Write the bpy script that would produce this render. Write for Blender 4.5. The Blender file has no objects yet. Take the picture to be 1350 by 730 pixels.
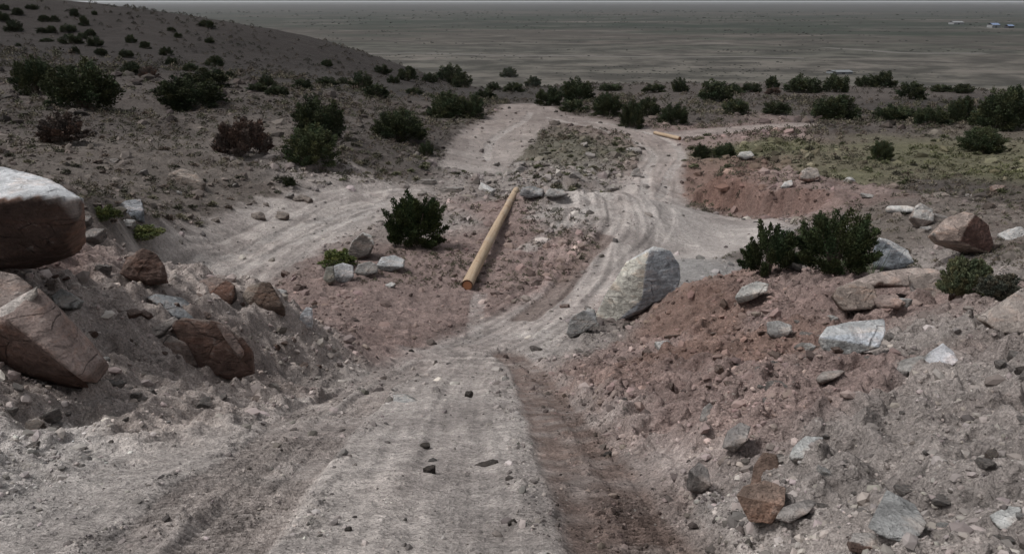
import bpy, bmesh, math, random
import numpy as np
from mathutils import Vector, Matrix, Euler

SC = bpy.context.scene
COL = SC.collection
R = math.radians
# ------------------------------------------------------------------ camera
PITCH = math.atan((365 - 1.6) / 1059.0)
cam_d = bpy.data.cameras.new('camera'); cam = bpy.data.objects.new('camera', cam_d); COL.objects.link(cam)
cam_d.sensor_width = 36; cam_d.lens = 1059 / 1350 * 36; cam_d.clip_start = 0.05; cam_d.clip_end = 1000000
cam.location = (0, 0, 0); cam.rotation_euler = (math.pi / 2 - PITCH, 0, 0)
SC.camera = cam
# ------------------------------------------------------------------ light
SUN_EL, SUN_AZ = R(57), math.atan2(-0.9, -0.10)
W = bpy.data.worlds.new('World'); SC.world = W; W.use_nodes = True
nt = W.node_tree; nt.nodes.clear()
sky = nt.nodes.new('ShaderNodeTexSky'); sky.sky_type = 'NISHITA'; sky.sun_disc = False
sky.sun_elevation = SUN_EL; sky.sun_rotation = SUN_AZ; sky.air_density = 1.0; sky.dust_density = 4.0; sky.ozone_density = 1.0
hs = nt.nodes.new('ShaderNodeHueSaturation'); hs.inputs['Saturation'].default_value = 0.18
bg = nt.nodes.new('ShaderNodeBackground'); bg.inputs['Strength'].default_value = 0.12
wo = nt.nodes.new('ShaderNodeOutputWorld')
nt.links.new(sky.outputs[0], hs.inputs['Color']); nt.links.new(hs.outputs[0], bg.inputs[0]); nt.links.new(bg.outputs[0], wo.inputs[0])
sd = bpy.data.lights.new('sun', 'SUN'); sd.energy = 1.9; sd.angle = R(12); sd.color = (1.0, 0.98, 0.955)
so = bpy.data.objects.new('sun', sd); COL.objects.link(so)
sdir = Vector((math.sin(SUN_AZ) * math.cos(SUN_EL), math.cos(SUN_AZ) * math.cos(SUN_EL), math.sin(SUN_EL)))
so.rotation_euler = (-sdir).to_track_quat('-Z', 'Y').to_euler(); so.location = (-30, 20, 40)
SC.view_settings.view_transform = 'Standard'; SC.view_settings.look = 'None'
SC.view_settings.gamma = 1.0; SC.view_settings.use_curve_mapping = False
SC.view_settings.exposure = 0.04

# ------------------------------------------------------------------ noise
_rs = np.random.RandomState(7)
_perm = _rs.permutation(4096)
_ga = _rs.rand(4096) * 2 * np.pi; _gx, _gy = np.cos(_ga), np.sin(_ga)
def pnoise(x, y, seed=0):
    xi = np.floor(x).astype(np.int64); yi = np.floor(y).astype(np.int64); fx = x - xi; fy = y - yi
    def h(i, j): return _perm[(_perm[(i + seed * 131) & 4095] + j) & 4095]
    u = fx * fx * fx * (fx * (fx * 6 - 15) + 10); v = fy * fy * fy * (fy * (fy * 6 - 15) + 10)
    a = h(xi, yi); b = h(xi + 1, yi); c = h(xi, yi + 1); d = h(xi + 1, yi + 1)
    na = _gx[a] * fx + _gy[a] * fy; nb = _gx[b] * (fx - 1) + _gy[b] * fy
    nc = _gx[c] * fx + _gy[c] * (fy - 1); nd = _gx[d] * (fx - 1) + _gy[d] * (fy - 1)
    return (na + u * (nb - na) + v * ((nc + u * (nd - nc)) - (na + u * (nb - na)))) * 1.5
def sstep(x, a, b):
    t = np.clip((x - a) / (b - a), 0, 1); return t * t * (3 - 2 * t)

# ------------------------------------------------------------------ pixel <-> world helpers (reference frame of 1350 x 730)
CP, SP, F = math.cos(PITCH), math.sin(PITCH), 1059.0
def ray(px, py):
    u, v = px - 675.0, 365.0 - py
    fw = F * CP + v * SP; up = -F * SP + v * CP
    return u / fw, up / fw                                  # X/Y, Z/Y
def at(px, py, Y):
    a, b = ray(px, py); return Vector((a * Y, Y, b * Y))
def plane_pt(px, py):                                       # the sloping track in front of the camera
    a, b = ray(px, py); return -0.862 / (b + 0.39)
# terrain control points: pixel, pixel, distance
CTRL = [(620,470,10.7),(500,470,10.7),(700,470,10.7),(617,375,17.5),(700,340,20.5),(540,395,15.8),(740,400,15.2),
 (600,275,27.5),(680,263,27.8),(740,262,28),(800,262,28),(860,264,28.5),(680,270,32.5),(740,272,32.8),(800,272,32.8),(860,266,32.5),(780,330,21.3),(860,250,36),(868,230,41),(870,205,49),(872,186,57),
 (820,170,61),(760,157,66),(640,205,48),(660,180,55),(700,145,72),(640,150,68),(600,200,46),(760,195,48),(750,240,37.5),(820,215,45),(800,242,38),(650,232,40),
 (300,330,20),(210,372,16.2),(370,300,23.5),(430,285,26),(500,266,31),(250,300,20.5),(370,355,18),(450,330,20.5),(560,330,20.5),(560,250,34),
 (110,325,8.8),(200,380,8.4),(300,396,8.9),(370,408,9.2),(420,440,9.9),(150,400,12.2),(260,418,12.4),(350,420,13),(60,330,12),(420,415,13.8),
 (0,345,7.4),(-120,340,6.5),(0,480,4.9),(-120,560,3.6),(100,450,5.9),(200,480,6.4),(300,480,7.4),(380,480,8.6),(100,550,4.6),(0,590,3.75),(200,560,4.75),(300,540,5.7),(200,420,7.3),(300,430,8.2),(100,390,7.0),
 (40,300,12.5),(100,300,14),(150,290,15.5),(200,300,17.5),(150,220,26),(0,250,19),(-100,260,15),(50,150,40),(-80,160,36),(250,220,29),(300,180,38),(350,240,29),
 (0,100,60),(200,100,66),(200,140,47),(100,120,50),(0,40,110),(120,60,98),(250,70,105),(0,8,150),(-120,-4,150),(130,14,152),(270,31,156),(400,52,165),(520,85,172),(450,90,125),(350,90,100),(-150,60,80),
 (590,112,150),(415,215,34),(330,190,36),(430,130,62),(300,150,45),(430,103,98),(550,180,48),(500,150,62),(600,140,75),(500,110,105),(580,128,100),
 (700,124,115),(760,112,140),(850,112,142),(800,155,66),(900,150,72),(900,112,140),(1000,112,138),(1000,150,72),(1100,155,73),(1100,114,130),(1250,118,118),(1350,122,105),(1480,124,100),(1200,160,66),(1350,170,60),(1450,180,55),
 (1000,180,55),(930,195,51),(1100,200,46),(1200,230,36.5),(1300,210,42),(1350,260,26),(1450,240,28),(1150,282,24),(1270,332,18),(1350,330,16.5),(1450,330,15),(1300,350,15.5),(1220,310,20),(1080,290,26),
 (900,262,37),(950,275,34.2),(1000,282,31.5),(1060,285,29),(900,210,46),(1000,218,42),(1090,232,37),
 (940,310,26),(880,330,23),(960,335,22),(1020,320,23.5),(860,300,24.6),(740,300,23.6),(800,300,23.8),(900,350,19),(850,415,13.2),(830,430,12.3),(790,425,12.8),
 (900,385,12.6),(980,372,11.9),(1060,380,11),(1150,392,9.7),(1240,405,8.7),(1350,402,7.5),(1450,400,6.8),(980,380,16.5),(900,385,16.0),(1100,372,12.8),(1200,385,12.6),(1290,375,12.5),(1380,370,11.8),
 (900,430,10.6),(850,450,10.6),(1000,430,9.1),(1000,500,5.9),(900,500,7.3),(1200,440,7.0),(1350,430,6.2),(1100,460,7.2),(1200,500,4.7),(1350,500,4.0),(830,500,7.9),(870,560,4.75),(960,660,2.82),
 (1000,600,3.3),(1100,600,2.95),(1200,600,2.75),(1350,600,2.55),(1350,730,1.60),(1200,730,1.74),(1050,730,1.95),(1500,730,1.5),(1480,600,2.4),(1480,500,3.8),(930,560,4.55),(1000,550,4.2)]
for _px in (60, 200, 350, 500, 650, 800, 900):
    for _py in (730, 660, 600, 550, 510):
        _lo = 430 - (_py - 480) * 2.6; _hi = 716 + (_py - 470) * 0.80
        if _lo - 10 <= _px <= _hi + 5: CTRL.append((_px, _py, plane_pt(_px, _py)))
_pts = []
for px, py, Y in CTRL:
    p = at(px, py, Y); r = math.hypot(p.x, p.y); _pts.append((math.atan2(p.x, p.y), math.log(r), p.z / r))
for az in (-.75, -.5, -.25, 0, .25, .5, .75):
    for r_ in (0.45, 0.8, 1.3):
        y = r_ * math.cos(az); z = -0.862 - .39 * y
        if r_ > 1 and abs(az) > .3: continue
        _pts.append((az, math.log(r_), z / r_))
    for r_, s_ in ((225, -.155), (330, -.205), (620, -70 / 620), (1100, -70 / 1100)):
        _pts.append((az, math.log(r_), s_))
_P = np.array(_pts); _N = len(_P)
def _k(d2): return np.where(d2 > 1e-12, 0.5 * d2 * np.log(d2 + 1e-300), 0.0)
_KA = 1.6
_q = np.stack([_P[:, 0] * _KA, _P[:, 1]], 1)
_D2 = ((_q[:, None] - _q[None]) ** 2).sum(2)
_A = np.zeros((_N + 3, _N + 3)); _A[:_N, :_N] = _k(_D2) + np.eye(_N) * 2e-4
_A[:_N, _N] = 1; _A[:_N, _N + 1:] = _q; _A[_N, :_N] = 1; _A[_N + 1:, :_N] = _q.T
_w = np.linalg.solve(_A, np.concatenate([_P[:, 2], np.zeros(3)]))
def base_h(x, y):
    x = np.asarray(x, float); y = np.asarray(y, float); shp = x.shape; x = x.ravel(); y = y.ravel()
    r = np.maximum(np.hypot(x, y), 1e-3); az = np.arctan2(x, y); azc = np.clip(az, -.75, .75)
    out = np.empty_like(r)
    for i in range(0, len(r), 60000):
        s = slice(i, i + 60000); a = azc[s] * _KA; l = np.log(np.clip(r[s], .4, 1300))
        d2 = (a[:, None] - _q[:, 0]) ** 2 + (l[:, None] - _q[:, 1]) ** 2
        out[s] = (0.5 * d2 * np.log(d2 + 1e-12)) @ _w[:_N] + _w[_N] + a * _w[_N + 1] + l * _w[_N + 2]
    z = out * r
    pl = -0.862 - .39 * y
    z = np.where(r < .9, pl + (z - pl) * sstep(r, .5, .9), z)
    zg = -0.9 + 3 * np.tanh(-.39 * y / 3); w = sstep(np.abs(az), .72, 1.4)
    z = z * (1 - w) + zg * w
    wf = sstep(r, 260, 640); z = z * (1 - wf) - 70 * wf
    return z.reshape(shp)
_T = np.exp(np.linspace(math.log(1.2), math.log(1500), 2600))
def hit(px, py, fn=None, tmin=0):
    a, b = ray(px, py); t = _T[_T >= tmin]; g = (fn or base_h)(a * t, t) - b * t
    i = int(np.argmax(g > 0)) if (g > 0).any() else len(t) - 1
    i = max(i, 1); g0, g1 = g[i - 1], g[i]; k = -g0 / (g1 - g0) if g1 != g0 else 0
    k = min(max(k, 0), 1); Y = t[i - 1] + k * (t[i] - t[i - 1])
    return Vector((a * Y, Y, b * Y))

# ------------------------------------------------------------------ roads and ruts (traced on the terrain, widths in metres)
def pline(pts, width, tmin=0):
    out = []
    for p in pts:
        h = hit(p[0], p[1], None, tmin); out.append((h.x, h.y, p[2] if len(p) > 2 else width))
    o = np.array(out)
    # smooth resample (Catmull-Rom)
    res = []
    for i in range(len(o) - 1):
        p0 = o[max(i - 1, 0)]; p1 = o[i]; p2 = o[i + 1]; p3 = o[min(i + 2, len(o) - 1)]
        for t in np.linspace(0, 1, 6, endpoint=False):
            res.append(.5 * ((2 * p1) + (-p0 + p2) * t + (2 * p0 - 5 * p1 + 4 * p2 - p3) * t * t + (-p0 + 3 * p1 - 3 * p2 + p3) * t ** 3))
    res.append(o[-1]); return np.array(res)
def pdist(x, y, pl):
    """distance minus nothing, signed side, arclength, width at the nearest point"""
    best = np.full(x.shape, 1e9); side = np.zeros(x.shape); arc = np.zeros(x.shape); wd = np.ones(x.shape); acc = 0
    for (x0, y0, w0), (x1, y1, w1) in zip(pl[:-1], pl[1:]):
        dx, dy = x1 - x0, y1 - y0; L2 = dx * dx + dy * dy + 1e-9; L = math.sqrt(L2)
        t = np.clip(((x - x0) * dx + (y - y0) * dy) / L2, 0, 1)
        ex = x - x0 - t * dx; ey = y - y0 - t * dy; d = np.hypot(ex, ey); m = d < best
        best = np.where(m, d, best); side = np.where(m, np.sign(dx * ey - dy * ex), side)
        arc = np.where(m, acc + t * L, arc); wd = np.where(m, w0 + t * (w1 - w0), wd); acc += L
    return best, side, arc, wd
ROADS = [pline([(400, 800, 1.35), (440, 730, 1.35), (485, 660, 1.3), (548, 560, 1.3), (592, 500, 1.2), (640, 462, 1.0)], 1),
         pline([(640, 462, 1.2), (700, 428, 1.0), (775, 375, .6), (822, 325, .5), (838, 290, .7), (845, 262, 1.3)], 1),
         pline([(815, 268, 2.2), (858, 255, 1.6), (866, 230, 1.3), (874, 200, 1.4), (850, 177, 1.5), (790, 164, 1.6), (735, 155, 1.8)], 1),
         pline([(250, 398, 1.1), (300, 362, 1.45), (350, 325, 1.8), (418, 287, 2.1), (478, 267, 1.6), (545, 256, 1.0)], 1, 11.5),
         pline([(625, 222, 1.6), (640, 205, 2.2), (655, 185, 2.6), (675, 165, 2.6), (700, 148, 2.8), (690, 138, 2.0)], 1),
         pline([(880, 330, 2.0), (930, 300, 2.6), (960, 290, 2.0), (880, 282, 2.0)], 1),
         pline([(880, 180, 1.5), (950, 172, 1.6), (1060, 165, 1.4)], 1)]
RUTS = [ # polyline, half width, depth, tread
 (pline([(955, 800), (893, 730), (850, 650), (800, 585), (750, 530), (706, 485), (670, 462)], .2), .15, .03, 1),
 (pline([(900, 800), (840, 730), (800, 660), (765, 600), (730, 545), (697, 490), (668, 465)], .2), .25, .035, 2),
 (pline([(250, 760), (320, 690), (395, 610), (450, 555), (505, 508), (560, 478)], .2), .17, .05, 1),
 (pline([(150, 770), (225, 700), (300, 630), (370, 575), (440, 528), (515, 488)], .2), .17, .02, 1),
 (pline([(590, 800), (598, 700), (602, 600), (606, 520), (625, 475)], .2), .20, .02, 0),
 (pline([(640, 458), (700, 430), (750, 395), (785, 350), (795, 320), (812, 290), (805, 266)], .2), .26, .055, 0),
 (pline([(650, 470), (740, 425), (800, 380), (840, 335), (875, 300), (880, 275)], .2), .26, .045, 0),
 (pline([(690, 420), (735, 385), (765, 345), (800, 312)], .2), .26, .045, 3),
 (pline([(634, 386), (628, 410), (626, 446)], .2), .16, .01, 0), (pline([(600, 452), (650, 445), (700, 440)], .2), .4, .01, 0), (pline([(690, 330), (740, 300), (790, 272)], .2), .3, .02, 0), (pline([(700, 290), (760, 268), (800, 264)], .2), .3, .02, 0),
 (pline([(310, 364), (370, 330), (430, 303), (490, 280)], .2, 12), .2, .06, 0),
 (pline([(222, 374), (300, 338), (380, 303), (450, 283), (520, 262)], .2, 12), .2, .05, 0),
 (pline([(870, 262), (882, 230), (900, 205), (880, 185), (840, 172), (770, 160)], .2), .25, .06, 0),
 (pline([(850, 262), (852, 230), (862, 205), (840, 188), (790, 170), (720, 155)], .2), .25, .06, 0),
 (pline([(640, 210), (650, 185), (690, 160), (700, 148)], .2), .3, .06, 0)]
def pline_at(pts):
    o = [at(a, b, c) for a, b, c, w in pts]; return np.array([(p.x, p.y, q[3]) for p, q in zip(o, pts)])
RIM = pline_at([(893, 262, 37.2, 1.4), (915, 266, 36.2, 1.5), (950, 275, 34.4, 1.4), (1000, 282, 31.7, 1.25), (1050, 285, 29.4, 1.0), (1110, 287, 26.5, .5)])
LIP = pline([(548, 268, .2), (600, 268, .25), (650, 265, .22), (720, 264, .25), (790, 264, .25), (835, 265, .15)], 1)

RIM_LEN = float(np.hypot(np.diff(RIM[:, 0]), np.diff(RIM[:, 1])).sum())
# ------------------------------------------------------------------ soil fields: pixel anchor, albedo, roughness
cGL = (.33, .285, .262); cIS = (.125, .115, .092); cD = (.39, .36, .342); cR = (.225, .170, .155); cRR = (.185, .126, .106); cG = (.25, .222, .207); cT = (.125, .107, .095)  # cGL: grey soil lightened, painting in light that the left bank slope lacks
cGR = (.112, .106, .068); cH = (.033, .028, .026); cFr = (.042, .037, .034); cGD = (.27, .258, .25); cTD = (.075, .064, .058)  # cH, cFr: dark scrub ground, with distant cloud shade also put into the albedo
ANCH = [(100,700,cD,.15),(300,650,cD,.15),(500,650,cD,.12),(620,560,cD,.12),(700,700,cD,.15),(780,700,cD,.35),(60,660,cD,.3),(850,680,cR,.5),
 (60,580,cD,.5),(200,560,cGL,.8),(330,510,cGL,.8),(100,520,cGL,.9),(150,430,cGL,1),(20,530,cGL,.8),(200,470,cGL,1),(300,470,cGL,1),(20,600,cD,.5),(60,345,cR,.8),(250,400,cGL,1),(380,440,cGL,1),(400,490,cG,.8),(180,350,cGL,1),(110,400,cGL,1),
 (480,430,cR,.45),(560,400,cR,.5),(600,380,cR,.5),(650,400,cR,.45),(640,340,cR,.5),(700,360,cR,.45),(680,320,cR,.5),(620,430,cR,.45),(520,460,cR,.45),(430,400,cR,.6),(740,290,cG,.45),(800,280,cG,.4),(740,350,cR,.5),(720,310,cR,.5),(700,400,cR,.5),(800,350,cG,.4),(560,300,cG,.7),(520,385,cR,.45),(600,340,cR,.5),(660,280,cR,.5),
 (750,450,cG,.6),(850,470,cR,.9),(900,420,cRR,.9),(930,440,cRR,.9),(1020,450,cRR,.9),(900,475,cRR,.9),(1000,425,cR,1),(980,480,cRR,.8),(1100,520,cR,.9),(900,550,cR,.9),(1000,560,cR,.9),(940,500,cR,.9),
 (1200,580,cG,.7),(1300,520,cG,.8),(1100,650,cG,.7),(1300,680,cG,.7),(1200,460,cG,.9),(960,690,cG,.7),(1150,410,cR,1),(1050,400,cR,1),
 (940,310,cGD,.15),(900,290,cGD,.15),(880,350,cGD,.2),(1050,325,cT,.4),(960,252,cRR,.8),(920,245,cRR,.8),(1050,255,cR,1),(1100,275,cR,.9),(1200,285,cT,.9),(1150,300,cT,.7),(1250,350,cG,.7),(1340,330,cT,.7),
 (1000,195,cGR,.5),(1200,200,cGR,.5),(1340,230,cGR,.6),(1100,232,cGR,.5),(1100,170,cTD,.5),(900,155,cTD,.4),(1250,140,cFr,.3),(1000,135,cTD,.3),(1020,172,cR,.3),(930,180,cR,.3),(1250,250,cTD,.6),
 (750,200,cIS,.9),(780,230,cG,1),(650,235,cG,1),(600,200,cTD,.7),(500,205,cTD,.7),(450,240,cG,.8),(570,180,cTD,.6),
 (200,220,cT,.5),(100,240,cT,.5),(300,250,cT,.5),(150,290,cT,.6),(50,200,cT,.5),(350,180,cT,.5),(100,160,cTD,.5),(300,135,cTD,.5),(450,190,cTD,.6),(380,270,cT,.5),
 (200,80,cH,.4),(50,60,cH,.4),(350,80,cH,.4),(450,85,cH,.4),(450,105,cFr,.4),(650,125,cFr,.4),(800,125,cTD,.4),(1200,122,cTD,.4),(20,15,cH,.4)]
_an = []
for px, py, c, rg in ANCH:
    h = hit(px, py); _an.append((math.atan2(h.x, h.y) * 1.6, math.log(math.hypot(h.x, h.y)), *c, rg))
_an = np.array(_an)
def soil(x, y):
    r = np.maximum(np.hypot(x, y), .5); a = np.clip(np.arctan2(x, y), -.9, .9) * 1.6; l = np.log(r)
    # warp so that zone borders are ragged
    a = a + .05 * pnoise(x / r * 9, l * 9, 3); l = l + .05 * pnoise(x / r * 9 + 50, l * 9, 4)
    out = np.zeros((len(x), 4))
    for i in range(0, len(x), 60000):
        s = slice(i, i + 60000)
        d2 = (a[s, None] - _an[:, 0]) ** 2 + (l[s, None] - _an[:, 1]) ** 2
        w = 1 / (d2 + 4e-4) ** 2.2; w /= w.sum(1, keepdims=True); out[s] = w @ _an[:, 2:]
    return out

def road_mask(x, y):
    m = np.zeros(x.shape); n = pnoise(x * 1.3, y * 1.3, 5) * .35 + pnoise(x * 4, y * 4, 6) * .15
    for pl in ROADS:
        d, s, a, w = pdist(x, y, pl); m = np.maximum(m, 1 - sstep(d + n * np.minimum(1, w * .5), w - .35, w + .35))
    return m
def features(x, y):
    """z offset, albedo rgb, road mask"""
    r = np.hypot(x, y); sl = soil(x, y); rgb = sl[:, :3].copy(); rg = sl[:, 3].copy()
    rd = np.zeros(len(x)); near = (r < 110)
    rd[near] = road_mask(x[near], y[near])
    rg = rg * (1 - (.85 - .3 * sstep(r, 12, 30)) * rd)
    dust = np.array([.40, .36, .338])
    fd = sstep(r, 25, 70)[:, None]
    dcol = dust * (1 - fd) + np.array([.27, .23, .212]) * fd
    rgb = rgb * (1 - rd[:, None] * .8) + dcol * rd[:, None] * .8
    # ruts
    sel = r < 90
    xs, ys = x[sel], y[sel]; dz = np.zeros(len(xs)); em = np.zeros(len(xs)); cm = np.zeros(len(xs)); cb = np.zeros(len(xs)); rr = r[sel]
    for k, (pl, hw, dp, tr) in enumerate(RUTS):
        d, s, a, w = pdist(xs, ys, pl); wob = pnoise(a / .7, np.full(len(a), k * 3.7), 40) * .03
        hw2 = hw + wob; e = 1 - sstep(d, hw2 * .75, hw2 * 1.12)
        em = np.maximum(em, e * (1 if tr in (1, 2) else .5))
        lip = np.exp(-((d - hw2 * 1.35) / (.35 * hw)) ** 2)
        along = .6 + .4 * sstep(pnoise(a / 1.3, np.full(len(a), k * 9.1), 41), -.4, .4)
        dz += (-dp * e * along + lip * dp * .25 * along) * .8
        if tr == 1:
            off = d * s; t = np.sin(2 * np.pi * (a / .05 + np.abs(off) * 5)) * .5 + .5
            dz += (t - .5) * .038 * e * sstep(along, .6, .8) * (1 - sstep(rr, 5, 8))
            dz += -np.exp(-((off) / .018) ** 2) * .008 * e
        if tr in (1, 2):
            dz += lip * .022 * sstep(pnoise(xs / .07, ys / .07, 44), .15, .4) * sstep(pnoise(xs / .5, ys / .5, 45), -.1, .3)
            cm = np.maximum(cm, e * (.95 if tr == 2 else .30) * np.clip(.35 + along * .65 + .5 * pnoise(xs / .2, ys / .2, 47), 0, 1)); cb = np.maximum(cb, lip * sstep(pnoise(xs / .5, ys / .5, 45), -.25, .2))
        if tr == 3: cm = np.maximum(cm, e * .7)
        if tr == 0: cm = np.where(cm > 0, cm, np.minimum(cm, -e * .55 * np.clip(.3 + along * .5 + .8 * pnoise(xs / .35, ys / .35, 48), 0, 1)))
    rg[sel] *= 1 - .8 * em
    z = np.zeros(len(x))
    def octave(lam, amp, seed, ridged=False, sx=1, sy=1):
        wgt = sstep(lam / (.0085 * r + 1e-3), 1.0, 2.2)
        n = pnoise(x / lam * sx, y / lam * sy, seed)
        if ridged: n = (1 - 2 * np.abs(n)) * .7
        return n * amp * wgt
    big = .55 + .45 * sstep(r, 6, 40)
    z += octave(7, .30, 11) * rg * sstep(r, 14, 40)
    z += octave(2.6, .22, 12) * rg * big * sstep(r, 3, 9)
    z += octave(1.1, .16, 13) * rg * big
    z += octave(.5, .13, 14, True) * rg
    # scraped streaks running across the banks
    u = x * .80 + y * .60; v = -x * .60 + y * .80
    z += pnoise(u / .5, v / .13, 21) * .045 * rg * sstep(.11 / (.013 * r), 1, 2)
    z += octave(.24, .09, 15, True) * rg
    z += octave(.12, .055, 16) * (rg + .08)
    z += octave(.06, .026, 17, True) * (rg + .10)
    z += octave(.032, .012, 18) * (rg + .15)
    z += octave(.9, .03, 19) * rd
    # clods: thresholded bumps
    for lam, amp, sd_ in ((.33, .075, 31), (.16, .045, 32), (.08, .022, 33)):
        wgt = sstep(lam / (.0085 * r), 1.2, 2.2)
        n = pnoise(x / lam, y / lam, sd_) ; z += amp * sstep(n, .28, .5) * wgt * np.clip(rg, 0, 1)
    cn = pnoise(x / .09, y / .05, 35); z += .014 * sstep(cn, .38, .55) * rd * sstep(.07 / (.013 * r), 1, 2) * sstep(pnoise(x / .6, y / .5, 36), 0, .4)
    z[sel] += dz
    # wheel-brushed stripes running along each road
    for pl, lam, wd_, r0, r1, az_, ac in ((ROADS[0], .055, 1.5, 1.5, 11, .006, .16), (RUTS[5][0], .16, 2.3, 9, 34, .016, .34), (ROADS[3], .17, 2.0, 13, 36, .016, .26), (ROADS[2], .22, 1.4, 30, 62, .012, .2)):
        q = (r > r0) & (r < r1); d, s_, a, w = pdist(x[q], y[q], pl); off = d * s_
        st = pnoise(off / lam, a / (lam * 22), 95) + .7 * pnoise(off / (lam * 3), a / (lam * 40), 96); m_ = 1 - sstep(d, wd_ * .6, wd_)
        if pl is RUTS[5][0]: m_ = m_ * (1 - sstep(np.abs(x[q] * 0 + r[q] - 20), 9, 13))
        z[q] += az_ * st * m_; rgb[q] *= (1 + ac * np.clip(st * 1.3, -.8, .9) * m_)[:, None]
    # eroded cut bank and the rubble lip
    s2 = (r > 22) & (r < 60); xs, ys = x[s2], y[s2]; d, sd2, a, w = pdist(xs, ys, RIM); sg = d * sd2
    sg = sg + .5 * pnoise(xs / 1.3, ys / 1.3, 91) + .28 * pnoise(xs / .45, ys / .45, 92)
    ew = sstep(a, .1, 2.2) * (1 - sstep(a, RIM_LEN - 3.0, RIM_LEN))
    z[s2] += w * .85 * ew * sstep(sg, .0, .5) * (1 - sstep(sg, 1.4, 6.0))
    face = (sstep(sg, -.4, .1) * (1 - sstep(sg, .6, 1.0)) * ew)[:, None]
    rgb[s2] = rgb[s2] * (1 - face * .6) + np.array([.155, .092, .075]) * face * .6 * (1 + .4 * pnoise(a / .4, sg / 2, 93))[:, None]
    d, sd2, a, w = pdist(xs, ys, LIP); z[s2] += w * np.exp(-(d / .7) ** 2) * (1 + .8 * pnoise(xs / .5, ys / .5, 94))
    crumb = np.zeros(len(x)); crumb[sel] = cb
    cc = np.zeros(len(x)); cc[sel] = cm; cc = cc[:, None]
    rgb = np.where(cc > 0, rgb * (1 - cc) + np.array([.185, .138, .12]) * cc, rgb * (1 + cc) + np.array([.42, .39, .37]) * (-cc))
    # the polished clearing round the pole, and mottled soil colours
    m1 = sstep(pnoise(x / 2.2, y / 2.2, 51) + .5 * pnoise(x / .7, y / .7, 52), .1, .6)
    m2 = sstep(pnoise(x / 1.5 + 9, y / 1.5, 53) + .5 * pnoise(x / .4, y / .4, 54), .15, .7)
    m3 = pnoise(x / .25, y / .25, 55) * sstep(.25 / (.013 * r), .6, 1.6)
    m4 = pnoise(x / 9, y / 9, 56)
    rgb = rgb * (1 + .18 * (m2 - m1)[:, None] * np.array([1, .98, .95]))
    warm = (m1 * (.4 + .6 * np.clip(rg, 0, 1)))[:, None] * .22
    rgb = rgb * (1 - warm) + rgb * np.array([1.04, .86, .78]) * warm
    rgb = rgb * (1 + .20 * m3[:, None] + .12 * m4[:, None])
    lanes = sstep(pnoise(x / .55 + .25 * pnoise(x / 2, y / 2, 58), y / 4.5, 57), -.05, .35) * rd
    rgb = rgb * (1 - .07 * (1 - lanes) * rd)[:, None] + .01 * lanes[:, None]
    features.crumb = crumb
    return z, np.clip(rgb, .02, .8), rd
def full_h(x, y):
    x = np.atleast_1d(np.asarray(x, float)); y = np.atleast_1d(np.asarray(y, float))
    z, _, _ = features(x, y); return base_h(x, y) + z

# ------------------------------------------------------------------ materials
def new_mat(name):
    m = bpy.data.materials.new(name); m.use_nodes = True; n = m.node_tree; b = n.nodes['Principled BSDF']
    b.inputs['Roughness'].default_value = .95; b.inputs['Specular IOR Level'].default_value = .15
    return m, n, b
def N(nt, t, **kw):
    n = nt.nodes.new(t)
    for k, v in kw.items():
        if k in n.inputs: n.inputs[k].default_value = v
        else: setattr(n, k, v)
    return n
def noise(nt, vec, scale, detail=4, rough=.6):
    n = N(nt, 'ShaderNodeTexNoise'); n.inputs['Scale'].default_value = scale; n.inputs['Detail'].default_value = detail
    n.inputs['Roughness'].default_value = rough; nt.links.new(vec, n.inputs['Vector']); return n.outputs['Fac']
def ramp(nt, fac, a, b, ca=0.0, cb=1.0):
    n = N(nt, 'ShaderNodeMapRange'); n.inputs['From Min'].default_value = a; n.inputs['From Max'].default_value = b
    n.inputs['To Min'].default_value = ca; n.inputs['To Max'].default_value = cb; nt.links.new(fac, n.inputs['Value']); return n.outputs[0]
def mix(nt, fac, a, b, mode='MIX'):
    n = N(nt, 'ShaderNodeMix', data_type='RGBA', blend_type=mode)
    for sock, v in ((n.inputs[0], fac), (n.inputs[6], a), (n.inputs[7], b)):
        if hasattr(v, 'is_linked'): nt.links.new(v, sock)
        elif isinstance(v, (int, float)): sock.default_value = v
        else: sock.default_value = (*v, 1)
    return n.outputs[2]
def gray(nt, v):
    c = N(nt, 'ShaderNodeCombineColor')
    for i in range(3): nt.links.new(v, c.inputs[i])
    return c.outputs[0]
def bump(nt, h, strength, dist, bsdf, prev=None):
    n = N(nt, 'ShaderNodeBump'); n.inputs['Strength'].default_value = strength; n.inputs['Distance'].default_value = dist
    nt.links.new(h, n.inputs['Height'])
    if prev is not None: nt.links.new(prev, n.inputs['Normal'])
    nt.links.new(n.outputs[0], bsdf.inputs['Normal']); return n.outputs[0]

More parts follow.
